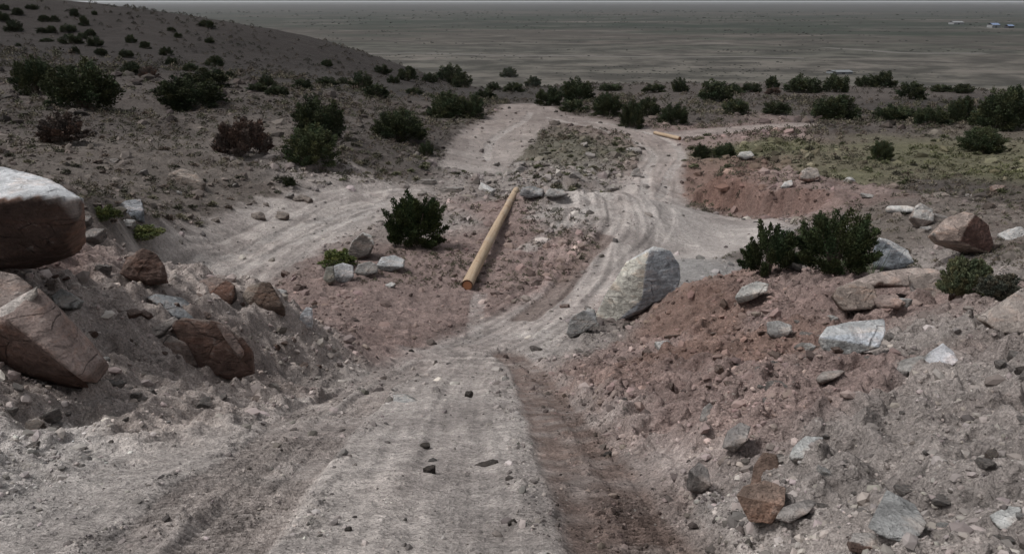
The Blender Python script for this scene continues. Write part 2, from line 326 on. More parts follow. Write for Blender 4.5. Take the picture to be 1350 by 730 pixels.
def soil_material(name):
    m, n, b = new_mat(name); geo = N(n, 'ShaderNodeNewGeometry'); pos = geo.outputs['Position']
    at_ = N(n, 'ShaderNodeAttribute', attribute_name='albedo'); c = at_.outputs['Color']
    f1 = noise(n, pos, 55, 5, .7); f2 = noise(n, pos, 9, 6, .65); f3 = noise(n, pos, 1.2, 6, .7)
    f4 = noise(n, pos, 150, 3, .7); f5 = noise(n, pos, 22, 5, .75)
    for f, lo, hi in ((f1, .62, 1.38), (f2, .76, 1.24), (f3, .86, 1.14), (f4, .7, 1.3), (f5, .72, 1.28)):
        c = mix(n, 1.0, c, gray(n, ramp(n, f, .3, .7, lo, hi)), 'MULTIPLY')
    v = N(n, 'ShaderNodeTexVoronoi'); v.inputs['Scale'].default_value = 28; n.links.new(pos, v.inputs['Vector'])
    peb = ramp(n, v.outputs['Distance'], .05, .2, 1, 0)
    sel = ramp(n, v.outputs['Color'], .62, .66, 0, 1)
    pm = N(n, 'ShaderNodeMath', operation='MULTIPLY'); n.links.new(peb, pm.inputs[0]); n.links.new(sel, pm.inputs[1])
    c = mix(n, pm.outputs[0], c, (.40, .37, .345))
    n.links.new(c, b.inputs['Base Color'])
    b1 = bump(n, f3, .7, .3, b); b2 = bump(n, f2, .9, .07, b, b1); bump(n, f1, .9, .016, b, b2)
    return m
M_SOIL = soil_material('dusty_soil')

def plain_material():
    m, n, b = new_mat('valley_floor'); geo = N(n, 'ShaderNodeNewGeometry')
    def sc(x, y, rot=0):
        mp = N(n, 'ShaderNodeMapping'); mp.inputs['Scale'].default_value = (x, y, 1); mp.inputs['Rotation'].default_value = (0, 0, rot)
        n.links.new(geo.outputs['Position'], mp.inputs['Vector']); return mp.outputs[0]
    a = noise(n, sc(1 / 3500, 1 / 1100, .1), 1, 8, .6); c2 = noise(n, sc(1 / 330, 1 / 240, -.05), 1, 10, .75); d = noise(n, sc(1 / 70, 1 / 65), 1, 8, .7)
    e = noise(n, sc(1 / 1500, 1 / 700, .3), 3, 5, .6)
    col = mix(n, ramp(n, a, .42, .58), (.026, .033, .026), (.066, .058, .050))  # scrubby floor colours kept extra dark, cloud shade included in the albedo
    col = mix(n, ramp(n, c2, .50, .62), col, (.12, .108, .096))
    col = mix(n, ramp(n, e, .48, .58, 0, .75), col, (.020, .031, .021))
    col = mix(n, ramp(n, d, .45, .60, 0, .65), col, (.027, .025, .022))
    ln = N(n, 'ShaderNodeVectorMath', operation='LENGTH'); n.links.new(geo.outputs['Position'], ln.inputs[0])
    nearm = ramp(n, ln.outputs['Value'], 1000, 1900, 1, 0); col = mix(n, ramp(n, nearm, 0, 1, 0, .7), col, mix(n, ramp(n, d, .42, .56), (.15, .134, .118), (.05, .046, .040)))
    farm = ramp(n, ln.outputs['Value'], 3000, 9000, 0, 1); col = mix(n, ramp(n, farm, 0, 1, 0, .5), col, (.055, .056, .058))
    v = N(n, 'ShaderNodeTexVoronoi'); n.links.new(sc(1 / 11, 1 / 11), v.inputs['Vector']); v.inputs['Scale'].default_value = 1
    dot = ramp(n, v.outputs['Distance'], .12, .26, 1, 0); s2 = ramp(n, c2, .46, .56, 0, .35)
    mm = N(n, 'ShaderNodeMath', operation='MULTIPLY'); n.links.new(dot, mm.inputs[0]); n.links.new(s2, mm.inputs[1])
    col = mix(n, mm.outputs[0], col, (.035, .038, .028))
    n.links.new(col, b.inputs['Base Color']); return m
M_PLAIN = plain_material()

# ------------------------------------------------------------------ object helpers
def tag(o, label=None, cat=None, group=None, kind=None):
    if label: o['label'] = label
    if cat: o['category'] = cat
    if group: o['group'] = group
    if kind: o['kind'] = kind
    return o
def np_mesh(name, verts, faces, mat=None, colors=None, smooth=False):
    """verts (n,3), faces (m,k) constant k"""
    me = bpy.data.meshes.new(name); nf, k = faces.shape
    me.vertices.add(len(verts)); me.vertices.foreach_set('co', np.ascontiguousarray(verts, np.float32).ravel())
    me.loops.add(nf * k); me.loops.foreach_set('vertex_index', np.ascontiguousarray(faces, np.int32).ravel())
    me.polygons.add(nf); me.polygons.foreach_set('loop_start', np.arange(0, nf * k, k, dtype=np.int32))
    me.update(calc_edges=True)
    me.polygons.foreach_set('use_smooth', np.full(nf, smooth, dtype=bool))
    if colors is not None:
        ca = me.color_attributes.new('albedo', 'FLOAT_COLOR', 'POINT')
        ca.data.foreach_set('color', np.concatenate([colors, np.ones((len(colors), 1))], 1).astype(np.float32).ravel())
    if mat: me.materials.append(mat)
    return me
def link(name, me, parent=None, loc=None):
    o = bpy.data.objects.new(name, me); COL.objects.link(o)
    if parent: o.parent = parent
    if loc is not None: o.location = loc
    return o

# ------------------------------------------------------------------ the ground: one polar sheet out to the horizon
def build_ground():
    fine = np.arange(-41, 41.001, .095)
    side = np.concatenate([np.linspace(41, 60, 40)[1:], np.linspace(60, 180, 50)[1:]])
    azd = np.concatenate([-side[::-1][1:], fine, side]); az = np.radians(azd); na = len(az)   # closed ring
    rr = np.exp(np.concatenate([np.arange(math.log(.5), math.log(6.5), .0031), np.arange(math.log(6.5), math.log(235), .0044), np.linspace(math.log(235), math.log(400000), 200)])); nr = len(rr)
    A, RR = np.meshgrid(az, rr); x = (RR * np.sin(A)).ravel(); y = (RR * np.cos(A)).ravel()
    z = base_h(x, y); dz, rgb, rd = features(x, y); z = z + dz * (1 - sstep(RR.ravel(), 220, 400))
    V = np.stack([x, y, z], 1)
    i = np.arange(nr - 1)[:, None] * na; j = np.arange(na)[None]; j2 = (np.arange(na) + 1)[None] % na
    Fc = np.stack([i + j, i + j2, i + na + j2, i + na + j], -1).reshape(-1, 4)
    c = Fc[:, 0]; rc = RR.ravel()[c]; ac = A.ravel()[c]
    cat = np.zeros(len(Fc), int); cat[rd[c] > .5] = 1
    cat[(rc > 88) & (ac < -.04) & (rc <= 240)] = 2; cat[rc > 240] = 3
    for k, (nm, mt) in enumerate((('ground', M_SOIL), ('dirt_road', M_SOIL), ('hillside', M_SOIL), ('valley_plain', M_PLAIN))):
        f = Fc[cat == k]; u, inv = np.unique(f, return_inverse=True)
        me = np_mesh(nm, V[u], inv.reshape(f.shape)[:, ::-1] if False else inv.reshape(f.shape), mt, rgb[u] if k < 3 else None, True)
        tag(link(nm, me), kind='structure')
    # central cap under the camera
    th = np.radians(azd); cv = np.stack([.5 * np.sin(th), .5 * np.cos(th), z[:na]], 1)
    cv = np.concatenate([cv, [[0, 0, -.862]]]); cf = np.array([[k, na, (k + 1) % na] for k in range(na)])
    me = np_mesh('ground', cv, cf, M_SOIL, np.tile(np.array([.36, .32, .3]), (na + 1, 1)), True)
    return me
cap_me = build_ground()
tag(link('ground', cap_me), kind='structure')

_HC = {}
def ground_z(x, y): return float(full_h([x], [y])[0])
def sit(px, py, tmin=0):
    """the point of the finished ground that the reference pixel shows"""
    h = hit(px, py, None, tmin); h.z = ground_z(h.x, h.y); return h
rnd = random.Random(11); nrs = np.random.RandomState(5)
def px2m(px, pos):                                          # size of one reference pixel at a point
    return px * (pos.y * CP - pos.z * SP) / F

# ------------------------------------------------------------------ rocks
def rock_material():
    m, n, b = new_mat('weathered_rock'); b.inputs['Roughness'].default_value = .85; tc = N(n, 'ShaderNodeTexCoord'); P = tc.outputs['Object']
    at_ = N(n, 'ShaderNodeAttribute', attribute_name='albedo'); c = at_.outputs['Color']
    oi = N(n, 'ShaderNodeObjectInfo')
    mp = N(n, 'ShaderNodeMapping'); mp.inputs['Scale'].default_value = (1, 1, 3.5); mp.inputs['Rotation'].default_value = (.5, .3, 0); n.links.new(P, mp.inputs['Vector'])
    f1 = noise(n, P, 5, 8, .7); f2 = noise(n, mp.outputs[0], 3, 6, .65); f3 = noise(n, P, 45, 4, .7)
    for f, lo, hi in ((f1, .5, 1.45), (f2, .62, 1.32), (f3, .75, 1.25)): c = mix(n, 1, c, gray(n, ramp(n, f, .3, .7, lo, hi)), 'MULTIPLY')
    c = mix(n, ramp(n, f2, .52, .62, 0, .45), c, mix(n, 1, c, (.78, .60, .5), 'MULTIPLY'))
    c = mix(n, ramp(n, f1, .60, .68, 0, .4), c, (.46, .44, .42))
    vo = N(n, 'ShaderNodeTexVoronoi', feature='DISTANCE_TO_EDGE'); vo.inputs['Scale'].default_value = 1.7
    wv = N(n, 'ShaderNodeVectorMath', operation='ADD'); nz = N(n, 'ShaderNodeTexNoise'); nz.inputs['Scale'].default_value = 3; n.links.new(P, nz.inputs['Vector']); sc3 = N(n, 'ShaderNodeVectorMath', operation='SCALE'); sc3.inputs['Scale'].default_value = .5
    n.links.new(nz.outputs['Color'], sc3.inputs[0]); n.links.new(mp.outputs[0], wv.inputs[0]); n.links.new(sc3.outputs[0], wv.inputs[1]); n.links.new(wv.outputs[0], vo.inputs['Vector'])
    cr0 = ramp(n, vo.outputs['Distance'], 0, .022, 0, 1); msk = ramp(n, f1, .47, .56, 1, 0); mxx = N(n, 'ShaderNodeMath', operation='MAXIMUM'); n.links.new(cr0, mxx.inputs[0]); n.links.new(msk, mxx.inputs[1]); cr = mxx.outputs[0]
    c = mix(n, 1, c, gray(n, ramp(n, cr, 0, 1, .45, 1)), 'MULTIPLY'); n.links.new(c, b.inputs['Base Color'])
    b0 = bump(n, cr, .9, .03, b); b1 = bump(n, f2, .9, .09, b, b0); b2 = bump(n, f1, .9, .08, b, b1); bump(n, f3, .8, .012, b, b2); return m
M_ROCK = rock_material()
_ico = {}
def ico(sub):
    if sub not in _ico:
        bm = bmesh.new(); bmesh.ops.create_icosphere(bm, subdivisions=sub, radius=1)
        v = np.array([x.co[:] for x in bm.verts]); f = np.array([[q.index for q in p.verts] for p in bm.faces]); bm.free(); _ico[sub] = (v, f)
    return _ico[sub]
def n3(p, s, seed):                                         # cheap 3-D noise from planar ones
    return (pnoise(p[:, 0] * s + seed, p[:, 1] * s, seed % 50) + pnoise(p[:, 1] * s + 7, p[:, 2] * s + seed, seed % 50 + 1) + pnoise(p[:, 2] * s, p[:, 0] * s + 3, seed % 50 + 2)) / 1.7
def shape_from_planes(nm, hs_, sub, amp, seed, colfn, scale=1.0, sharp=26):
    d, f = ico(sub); dt = np.maximum(d @ nm.T, 1e-6) / hs_
    r = ((dt ** sharp).sum(1)) ** (-1.0 / sharp); k = dt.argmax(1); v = d * r[:, None]
    ex = v / scale
    v = v + d * (scale * amp * (n3(ex, 1.7, seed) * .35 - np.abs(n3(ex, 3.2, seed + 3)) * .7 + (.35 - np.abs(n3(ex, 9, seed + 5))) * .45 + n3(ex, 19, seed + 8) * .22))[:, None]
    return v, f, colfn(nm[k], k)
def hull_planes(pts):
    c = sum((Vector(p) for p in pts), Vector()) / len(pts); bm = bmesh.new()
    for p in pts: bm.verts.new(Vector(p) - c)
    bmesh.ops.convex_hull(bm, input=bm.verts); bm.normal_update()
    nm, hh = [], []
    for f in bm.faces:
        if f.calc_area() < 1e-7: continue
        n_ = f.normal.copy(); h_ = n_.dot(f.verts[0].co)
        if h_ < 0: n_, h_ = -n_, -h_
        if h_ > 1e-4: nm.append(n_[:]); hh.append(h_)
    bm.free(); return c, np.array(nm), np.array(hh)
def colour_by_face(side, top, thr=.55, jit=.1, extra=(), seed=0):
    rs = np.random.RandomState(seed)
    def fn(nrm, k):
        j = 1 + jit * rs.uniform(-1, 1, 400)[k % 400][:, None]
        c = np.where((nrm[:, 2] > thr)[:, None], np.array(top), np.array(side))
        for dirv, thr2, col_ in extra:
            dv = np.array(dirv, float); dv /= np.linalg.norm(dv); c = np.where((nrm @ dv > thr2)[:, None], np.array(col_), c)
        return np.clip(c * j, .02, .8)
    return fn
def hero(name, label, cat, Y, outline, side, top, thick=.6, sub=5, amp=.03, extra=(), seed=1, thr=.55, group=None, sharp=150, shrink=.85, into=None, nex=9, closer=1.0, smooth=True, fixY=None):
    """outline: (px, py, offset in depth); the back of the rock is the outline pushed back and drawn in"""
    b_ = max(outline, key=lambda q: (q[1], -abs(q[0] - 675))); bx = min(max(b_[0], -60), 1410)
    hy = hit(bx, b_[1] - 2, full_h, .0).y; Yn = hy - b_[2] - .012 * hy; Yn = min(max(Yn, Y * .72), Y * 1.35); Yn = fixY or Yn * closer; hero.lastY = Yn; print('HERO %-60s given %.2f used %.2f (terrain %.2f)' % (label[:60], Y, Yn, hy)); Y = Yn
    pts = [at(px, py, Y + o) for px, py, o in outline]; cen = sum(pts, Vector()) / len(pts)
    kk = 1 + thick / Y; back = []
    for p in pts: q = cen + (p - cen) * shrink; back.append(Vector((q.x * kk, p.y + thick, q.z * kk)))
    hgt = max(p.z for p in pts) - min(p.z for p in pts); low = [p for p, q in zip(pts, outline) if p.z < cen.z]
    deep = [Vector((cen.x + (p.x - cen.x) * .8, p.y + thick * .5, p.z - hgt * .22)) for p in low]
    c, nm, hh = hull_planes([p[:] for p in pts + back + deep])
    rs = np.random.RandomState(seed + 77); vt = np.array([(p - c)[:] for p in pts + back + deep]); nex = 5; ex = rs.normal(size=(nex, 3)); ex /= np.linalg.norm(ex, axis=1, keepdims=True)
    hx = (vt @ ex.T).max(0) * rs.uniform(.95, .995, nex); nm = np.concatenate([nm, ex]); hh = np.concatenate([hh, hx]); sc_ = float(np.median(hh))
    v, f, col_ = shape_from_planes(nm, hh, sub, amp, seed, colour_by_face(side, top, thr, .1, extra, seed), max(sc_, .05) * 2, sharp)
    xx = v + np.array(c[:]); dpt = xx[:, 1] * CP - xx[:, 2] * SP; upx = 675 + F * xx[:, 0] / dpt; upy = 365 - F * (xx[:, 1] * SP + xx[:, 2] * CP) / dpt
    print('      px extents %.0f..%.0f  %.0f..%.0f   wanted %.0f..%.0f %.0f..%.0f' % (upx.min(), upx.max(), upy.min(), upy.max(), min(q[0] for q in outline), max(q[0] for q in outline), min(q[1] for q in outline), max(q[1] for q in outline)))
    if into is not None: into.append((v + np.array(c[:]), f, col_)); return None
    me = np_mesh(name, v, f, M_ROCK, col_, smooth); o = link(name, me, None, c)
    return tag(o, label, cat, group)
def hero_multi(name, label, cat, pieces, Y, **kw):
    acc = []
    for i, (outline, side, top, thick, extra) in enumerate(pieces): hero(name, label, cat, Y, outline, side, top, thick, 5, .03, extra, 290 + i, .45, into=acc, fixY=(i > 0) and hero.lastY, **kw)
    c = acc[0][0].mean(0); n_ = 0; V, Fq, C = [], [], []
    for v, f, col_ in acc: V.append(v - c); Fq.append(f + n_); C.append(col_); n_ += len(v)
    return tag(link(name, np_mesh(name, np.concatenate(V), np.concatenate(Fq), M_ROCK, np.concatenate(C), True), None, c), label, cat)
def depth_of(px, py, lift=0):
    return sit(px, py).y
WH = (.54, .53, .52); WG = (.38, .37, .365); GY = (.27, .262, .255); BG = (.235, .245, .26); DK = (.085, .075, .07)
RD = (.165, .118, .10); BR = (.12, .088, .076); TN = (.28, .235, .205); PK = (.27, .225, .205); DU = (.34, .315, .29)
# the large rocks, one by one
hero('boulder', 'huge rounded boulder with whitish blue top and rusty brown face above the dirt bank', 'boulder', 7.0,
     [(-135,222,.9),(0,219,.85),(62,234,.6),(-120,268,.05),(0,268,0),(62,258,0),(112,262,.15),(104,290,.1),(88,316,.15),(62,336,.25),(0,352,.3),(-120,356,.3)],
     (.27,.18,.145), (.66,.67,.69), .9, 6, .03, [((.3,-.8,-.6), .80, (.10,.07,.06)), ((.75,-.45,.2), .8, (.27,.24,.225))], 3, .6, sharp=130, nex=0)  # dark low front faces: underside shade painted into the colour
hero_multi('boulder', 'slanting red-brown slab with a pale knife edge, low on the bank under the huge boulder', 'boulder', [
    ([(-70,440,.3),(0,424,.22),(48,384,.3),(12,418,.02),(38,440,0),(64,462,-.03),(100,496,-.03),(118,512,.15),(20,492,.4),(-50,492,.4)], (.12,.078,.065), (.25,.19,.17), .4, [((.6,-.3,.7), .7, (.26,.20,.18))]),  # dark low piece, lighter upper piece: shade and light painted into their colours
    ([(6,420,-.02),(50,378,.22),(72,398,.4),(104,440,.35),(136,474,.3),(118,496,.05),(98,494,-.04),(66,462,-.04),(38,440,-.02)], (.30,.225,.20), (.33,.26,.235), .28, ()),
    ([(-70,446,.18),(-2,420,.12),(50,376,.16),(54,384,.14),(0,430,.08),(-70,456,.12)], (.52,.47,.43), (.55,.50,.47), .07, ())], 5.1, nex=1)
hero('boulder', 'small pinkish slab wedged behind the slanting red-brown slab', 'rock', 5.9,
     [(-50,362,.2),(0,357,.2),(22,362,.2),(44,378,.2),(26,402,.0),(0,416,0),(-50,420,0)], (.18,.10,.08), PK, .35, 5, .03, (), 6, .5)
hero('boulder', 'smooth grey-green cobble just above the pale knife edge of the slanting slab', 'rock', 6.25,
     [(68,390,.05),(80,380,.1),(94,386,.1),(106,398,.05),(100,408,0),(84,408,0),(72,402,0)], (.19,.19,.18), (.36,.36,.35), .2, 5, .03, (), 7, .4)
hero_multi('boulder', 'half-buried brown-red slab with a cracked domed face in the middle of the dirt bank', 'boulder', [
    ([(222,424,.1),(240,418,.1),(290,422,.05),(316,440,.05),(332,462,.05),(334,492,.05),(300,500,.0),(256,486,.0),(236,450,.02)], (.165,.11,.092), (.29,.245,.22), .5, ()),
    ([(188,440,.06),(206,430,.1),(230,416,.15),(236,421,.12),(212,440,.05),(192,448,.03)], (.36,.32,.295), (.42,.38,.355), .12, ()),
    ([(284,426,-.03),(300,430,-.03),(322,462,-.06),(316,470,-.08),(296,446,-.06)], (.27,.21,.19), (.33,.275,.25), .1, ()),
    ([(204,450,.0),(222,440,.04),(246,452,.0),(262,484,-.05),(232,478,-.05)], (.21,.165,.145), (.27,.235,.215), .25, ())], 6.55, nex=2)
hero('boulder', 'thin blue-grey slab with a sharp pale edge, lying above the cracked brown-red slab', 'rock', 6.95,
     [(192,392,.1),(206,387,.3),(240,392,.4),(262,412,.4),(252,424,.1),(232,420,0),(206,402,0)], (.16,.13,.12), (.30,.31,.32), .3, 5, .02, (), 9, .3)
hero('boulder', 'dark reddish block with a black broken end, on the crest of the left-hand bank', 'boulder', 8.5,
     [(250,388,.1),(258,372,.2),(280,364,.2),(300,368,.1),(310,376,.05),(311,394,0),(304,402,0),(285,396,0),(262,394,0)],
     (.16,.10,.08), (.24,.19,.17), .4, 5, .04, [((1,-.4,-.1), .7, (.055,.045,.042))], 10, .6)
hero('boulder', 'upright brown rock with a curved pale fin, last big rock along the bank crest', 'boulder', 8.9,
     [(318,388,.1),(328,376,.15),(346,371,.1),(356,372,.1),(364,384,.05),(374,404,0),(376,416,.05),(350,412,0),(326,402,0)],
     (.15,.11,.09), (.28,.25,.23), .4, 5, .04, [((-.6,-.4,.6), .75, (.25,.21,.18))], 12, .8)
hero('boulder', 'small bright white pointed stone standing at the tip of the left-hand bank', 'rock', 9.3,
     [(392,430,0),(396,414,0),(404,404,.05),(412,406,.05),(412,422,0),(410,434,0)], (.52,.53,.56), (.6,.6,.6), .15, 4, .03, (), 13, .6)
hero('boulder', 'crumbling dark red clod mound at the bank crest beside the lower side road', 'rock', 8.4,
     [(158,362,0),(168,340,.1),(188,326,.1),(206,334,.1),(217,350,.05),(216,372,0),(190,376,0)], (.14,.095,.08), (.19,.14,.12), .4, 5, .10, (), 14, .6)
hero('boulder', 'blue-grey wedge of rock on gravel beyond the huge boulder, next to green ground plants', 'rock', 14.5,
     [(150,274,.1),(166,264,.2),(186,262,.2),(190,278,0),(188,292,0),(160,292,0)], (.26,.28,.31), (.34,.35,.37), .4, 5, .03, (), 15, .6)
hero('boulder', 'low tan rock lying in the gravel slope above the side road', 'rock', 22,
     [(216,246,0),(222,228,.1),(240,222,.3),(260,228,.3),(272,242,.1),(266,252,0),(232,252,0)], (.24,.205,.18), (.31,.27,.24), .6, 5, .05, (), 16, .5)
hero('boulder', 'tilted white slab leaning beside the dark bush in the middle', 'boulder', 20.4,
     [(457,336,0),(464,318,.1),(478,306,.2),(490,310,.2),(494,322,.1),(486,336,0),(470,342,0)], (.15,.13,.12), (.56,.55,.53), .45, 5, .03, [((-.7,-.3,.6), .6, (.56,.55,.53)), ((-.8,-.5,.1), .8, (.5,.49,.48))], 17, .4)
hero('boulder', 'white block at the outer end of the row of rocks below the middle bush', 'rock', 18.6,
     [(438,366,0),(440,350,.1),(452,346,.15),(466,350,.1),(467,364,0),(458,372,0),(442,372,0)], (.42,.42,.43), (.55,.55,.56), .3, 5, .03, (), 18, .4)
hero('boulder', 'flat white and grey rock at the foot of the middle bush, nearest the long pole', 'rock', 18.8,
     [(496,350,0),(502,339,.1),(520,336,.15),(534,342,.1),(533,352,0),(516,358,0),(500,356,0)], (.25,.25,.25), (.50,.51,.52), .35, 5, .03, (), 19, .4)
hero('boulder', 'dull grey stone hidden in weeds against the outermost white block', 'rock', 18.7,
     [(426,368,0),(430,352,.1),(440,350,.1),(442,370,0),(432,374,0)], (.24,.235,.21), (.30,.29,.27), .25, 4, .04, (), 20)
hero('boulder', 'grey stone between the outermost white block and the flat white rock', 'rock', 18.9,
     [(466,360,0),(472,348,.1),(488,344,.15),(500,350,.1),(498,360,0),(480,364,0)], (.27,.26,.25), (.42,.40,.38), .3, 4, .05, (), 21)
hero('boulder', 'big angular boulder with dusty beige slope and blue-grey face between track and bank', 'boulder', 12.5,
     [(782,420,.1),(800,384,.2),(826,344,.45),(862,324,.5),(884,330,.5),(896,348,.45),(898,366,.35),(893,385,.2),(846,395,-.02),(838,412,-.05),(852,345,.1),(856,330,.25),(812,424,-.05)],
     (.35,.36,.385), (.58,.58,.58), .7, 6, .022, [((-.75,-.45,.5), .74, (.47,.45,.40)), ((-.6,-.8,.2), .80, (.46,.44,.395)), ((.6,-.8,.0), .72, (.34,.355,.38))], 22, .7)  # beige dust on the slope; lit and shaded face tones also painted in
hero('boulder', 'dark red lump stuck under the blue-grey face of the big angular boulder', 'rock', 12.35,
     [(868,384,0),(874,374,0),(892,372,.05),(896,384,0),(886,394,0),(872,394,0)], (.10,.07,.06), (.14,.10,.09), .2, 4, .08, (), 23)
hero('boulder', 'grey angular stone at the foot of the big angular boulder, track side', 'rock', 11.6,
     [(746,440,0),(752,418,.1),(770,408,.15),(786,412,.15),(788,426,.05),(770,438,0),(752,446,0)], (.25,.245,.24), (.34,.34,.345), .35, 5, .05, (), 24)
hero('boulder', 'pale oblong stone on top of the right-hand bank in front of the twin bush', 'rock', 10.9,
     [(968,392,0),(978,378,.1),(998,370,.12),(1014,374,.1),(1012,384,0),(994,394,0),(974,400,0)], (.34,.33,.31), (.45,.44,.42), .22, 5, .03, (), 25, .3)
hero('boulder', 'small grey-white stone poking out of the red bank below the pale oblong stone', 'rock', 8.9,
     [(1012,440,0),(1010,424,.05),(1026,422,.1),(1044,428,.1),(1046,438,0),(1034,446,0),(1020,446,0)], (.28,.27,.265), (.40,.39,.38), .2, 4, .05, (), 26, .3)
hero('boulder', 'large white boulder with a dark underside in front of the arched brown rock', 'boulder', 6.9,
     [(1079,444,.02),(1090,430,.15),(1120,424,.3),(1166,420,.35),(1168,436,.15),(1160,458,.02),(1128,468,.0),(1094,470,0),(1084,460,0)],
     (.43,.43,.42), (.50,.505,.51), .4, 6, .035, [((0,-.5,-.9), .75, (.12,.10,.09)), ((.7,-.3,.6), .75, (.50,.53,.57))], 27, .6)  # the underside's darkness is shade painted into the face colour
hero('boulder', 'red-brown block supporting the large white boulder on the bank', 'rock', 6.85,
     [(1094,466,.05),(1150,464,.08),(1152,482,.02),(1130,492,0),(1096,486,0)], (.14,.10,.085), (.20,.15,.13), .3, 5, .05, (), 28)
# arched brown rock: body, left foot; the hollow's shade is painted into dark side colours
hero_multi('boulder', 'long arched brown rock with a hollow, bridging the bank crest above the large white boulder', 'boulder', [
    ([(1098,392,.1),(1104,378,.15),(1130,370,.25),(1152,376,.15),(1158,396,.05),(1150,408,0),(1112,410,0)], (.16,.12,.10), (.30,.25,.22), .4, ()),
    ([(1104,380,.25),(1150,360,.4),(1196,353,.45),(1238,354,.45),(1246,370,.3),(1200,378,.2),(1160,372,.2),(1120,382,.2)], (.115,.075,.062), (.36,.30,.27), .4, ()),
    ([(1196,362,.25),(1238,358,.35),(1248,376,.25),(1252,410,.05),(1240,420,0),(1222,412,0),(1200,386,.15)], (.21,.185,.175), (.34,.29,.26), .4, [((-.8,-.5,-.2), .7, (.11,.08,.07))])], 8.3, closer=.955)
hero('boulder', 'small pink flat stone lying under the arched brown rock', 'rock', 8.0,
     [(1150,394,.05),(1160,388,.1),(1180,389,.1),(1196,400,.0),(1186,408,0),(1158,406,0)], (.26,.20,.175), (.38,.30,.27), .2, 4, .03, (), 31, .3)
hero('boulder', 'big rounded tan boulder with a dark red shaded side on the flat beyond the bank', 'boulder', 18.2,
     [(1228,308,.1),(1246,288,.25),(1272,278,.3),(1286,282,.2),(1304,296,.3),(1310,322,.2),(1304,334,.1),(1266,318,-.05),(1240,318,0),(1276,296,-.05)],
     (.33,.26,.225), (.33,.27,.24), .9, 6, .03, [((.75,-.6,-.1), .70, (.13,.08,.068)), ((-.8,-.5,-.2), .8, (.40,.38,.36))], 32, .6)  # dark right faces and paler left faces paint shade and light
hero('boulder', 'blue-grey boulder with a white crest right behind the twin bush', 'boulder', 17.2,
     [(1150,330,.1),(1158,312,.2),(1172,316,.25),(1198,330,.3),(1206,346,0),(1186,356,0),(1156,352,0)], (.24,.26,.285), (.50,.50,.50), .6, 5, .035, (), 33, .5)
hero('boulder', 'long low white slab in the rubble left of the rounded tan boulder', 'rock', 23,
     [(1166,276,0),(1170,271,.2),(1196,271,.3),(1208,274,.2),(1206,280,0),(1170,281,0)], (.36,.34,.325), (.55,.54,.52), .6, 4, .03, (), 34, .3)
hero('boulder', 'pale peaked rock at the end of the long low white slab', 'rock', 22.6,
     [(1202,286,0),(1206,272,.2),(1213,267,.2),(1230,276,.2),(1232,292,0),(1216,300,0)], (.30,.25,.225), (.48,.46,.44), .6, 5, .05, (), 35, .3)
hero('boulder', 'tan corner boulder cut off by the frame behind the right-hand bank', 'boulder', 7.7,
     [(1304,428,.05),(1322,402,.2),(1346,380,.3),(1420,368,.4),(1440,430,.05),(1380,440,0),(1320,440,0)], (.32,.25,.21), (.38,.33,.30), .6, 6, .035, (), 36, .6)
hero('boulder', 'sharp white quartz-like stone near the top of the grey bank, facing the track', 'rock', 5.9,
     [(1212,488,.02),(1224,464,.1),(1243,452,.15),(1256,462,.12),(1264,476,.05),(1250,486,0),(1232,494,0)], (.33,.32,.31), (.56,.56,.58), .22, 5, .05, [((.5,-.6,.6), .8, (.60,.60,.63))], 37, .5)
hero('boulder', 'grey-brown angular stone beside the sharp white quartz-like stone', 'rock', 5.95,
     [(1186,498,.02),(1192,482,.1),(1212,468,.15),(1222,470,.12),(1220,484,.02),(1204,498,0)], (.22,.205,.19), (.31,.295,.28), .2, 5, .05, (), 38, .4)
hero('boulder', 'small pinkish block just below the sharp white quartz-like stone', 'rock', 5.3,
     [(1234,508,0),(1240,494,.05),(1256,492,.08),(1260,502,.04),(1248,514,0)], (.17,.12,.10), (.36,.32,.30), .13, 4, .04, (), 39, .3)
hero('boulder', 'flat smooth grey boulder sunk in the bank, crossed by a white vein', 'boulder', 2.35,
     [(1143,694,.0),(1160,668,.1),(1186,655,.17),(1206,664,.15),(1222,690,.05),(1214,706,-.02),(1190,716,-.04),(1160,706,-.03)], (.26,.262,.255), (.33,.33,.325), .1, 6, .012, [((.3,-.7,-.6), .8, (.12,.11,.10))], 40, .35)  # downward faces darkened in colour to paint the shade beneath
hero('boulder', 'pink and white block touching the near side of the flat smooth grey boulder', 'rock', 2.13,
     [(1118,712,0),(1124,702,.04),(1150,702,.05),(1166,710,.03),(1158,724,0),(1136,730,0),(1120,726,0)], (.20,.145,.125), (.42,.39,.37), .08, 5, .03, (), 41, .3)
hero('boulder', 'grey-green stone with a bright rim near the bottom corner of the grey bank', 'rock', 2.27,
     [(1311,690,0),(1316,672,.04),(1330,666,.06),(1346,668,.05),(1346,684,.0),(1334,698,-.02),(1318,698,-.02)], (.20,.205,.19), (.46,.46,.45), .08, 5, .03, (), 42, .75)
hero('boulder', 'white-grey ragged stone embedded above the orange split rock', 'rock', 3.55,
     [(1040,604,0),(1046,588,.04),(1062,574,.1),(1086,576,.1),(1080,592,.03),(1066,604,0),(1048,612,0)], (.20,.19,.18), (.47,.47,.46), .08, 5, .05, (), 43, .2)
hero('boulder', 'orange-brown split rock with vertical grain at the foot of the right-hand bank', 'boulder', 2.95,
     [(970,652,0),(980,640,.03),(1010,632,.06),(1036,642,.05),(1034,666,0),(1018,690,-.03),(988,688,-.03)], (.235,.16,.125), (.27,.20,.165), .1, 6, .045, (), 44, .75)
hero('boulder', 'brown upright fragment standing on the orange-brown split rock', 'rock', 3.12,
     [(988,646,0),(994,612,.05),(1006,595,.07),(1024,598,.06),(1030,622,.03),(1020,646,0)], (.19,.135,.11), (.24,.18,.15), .08, 5, .035, (), 45, .8)
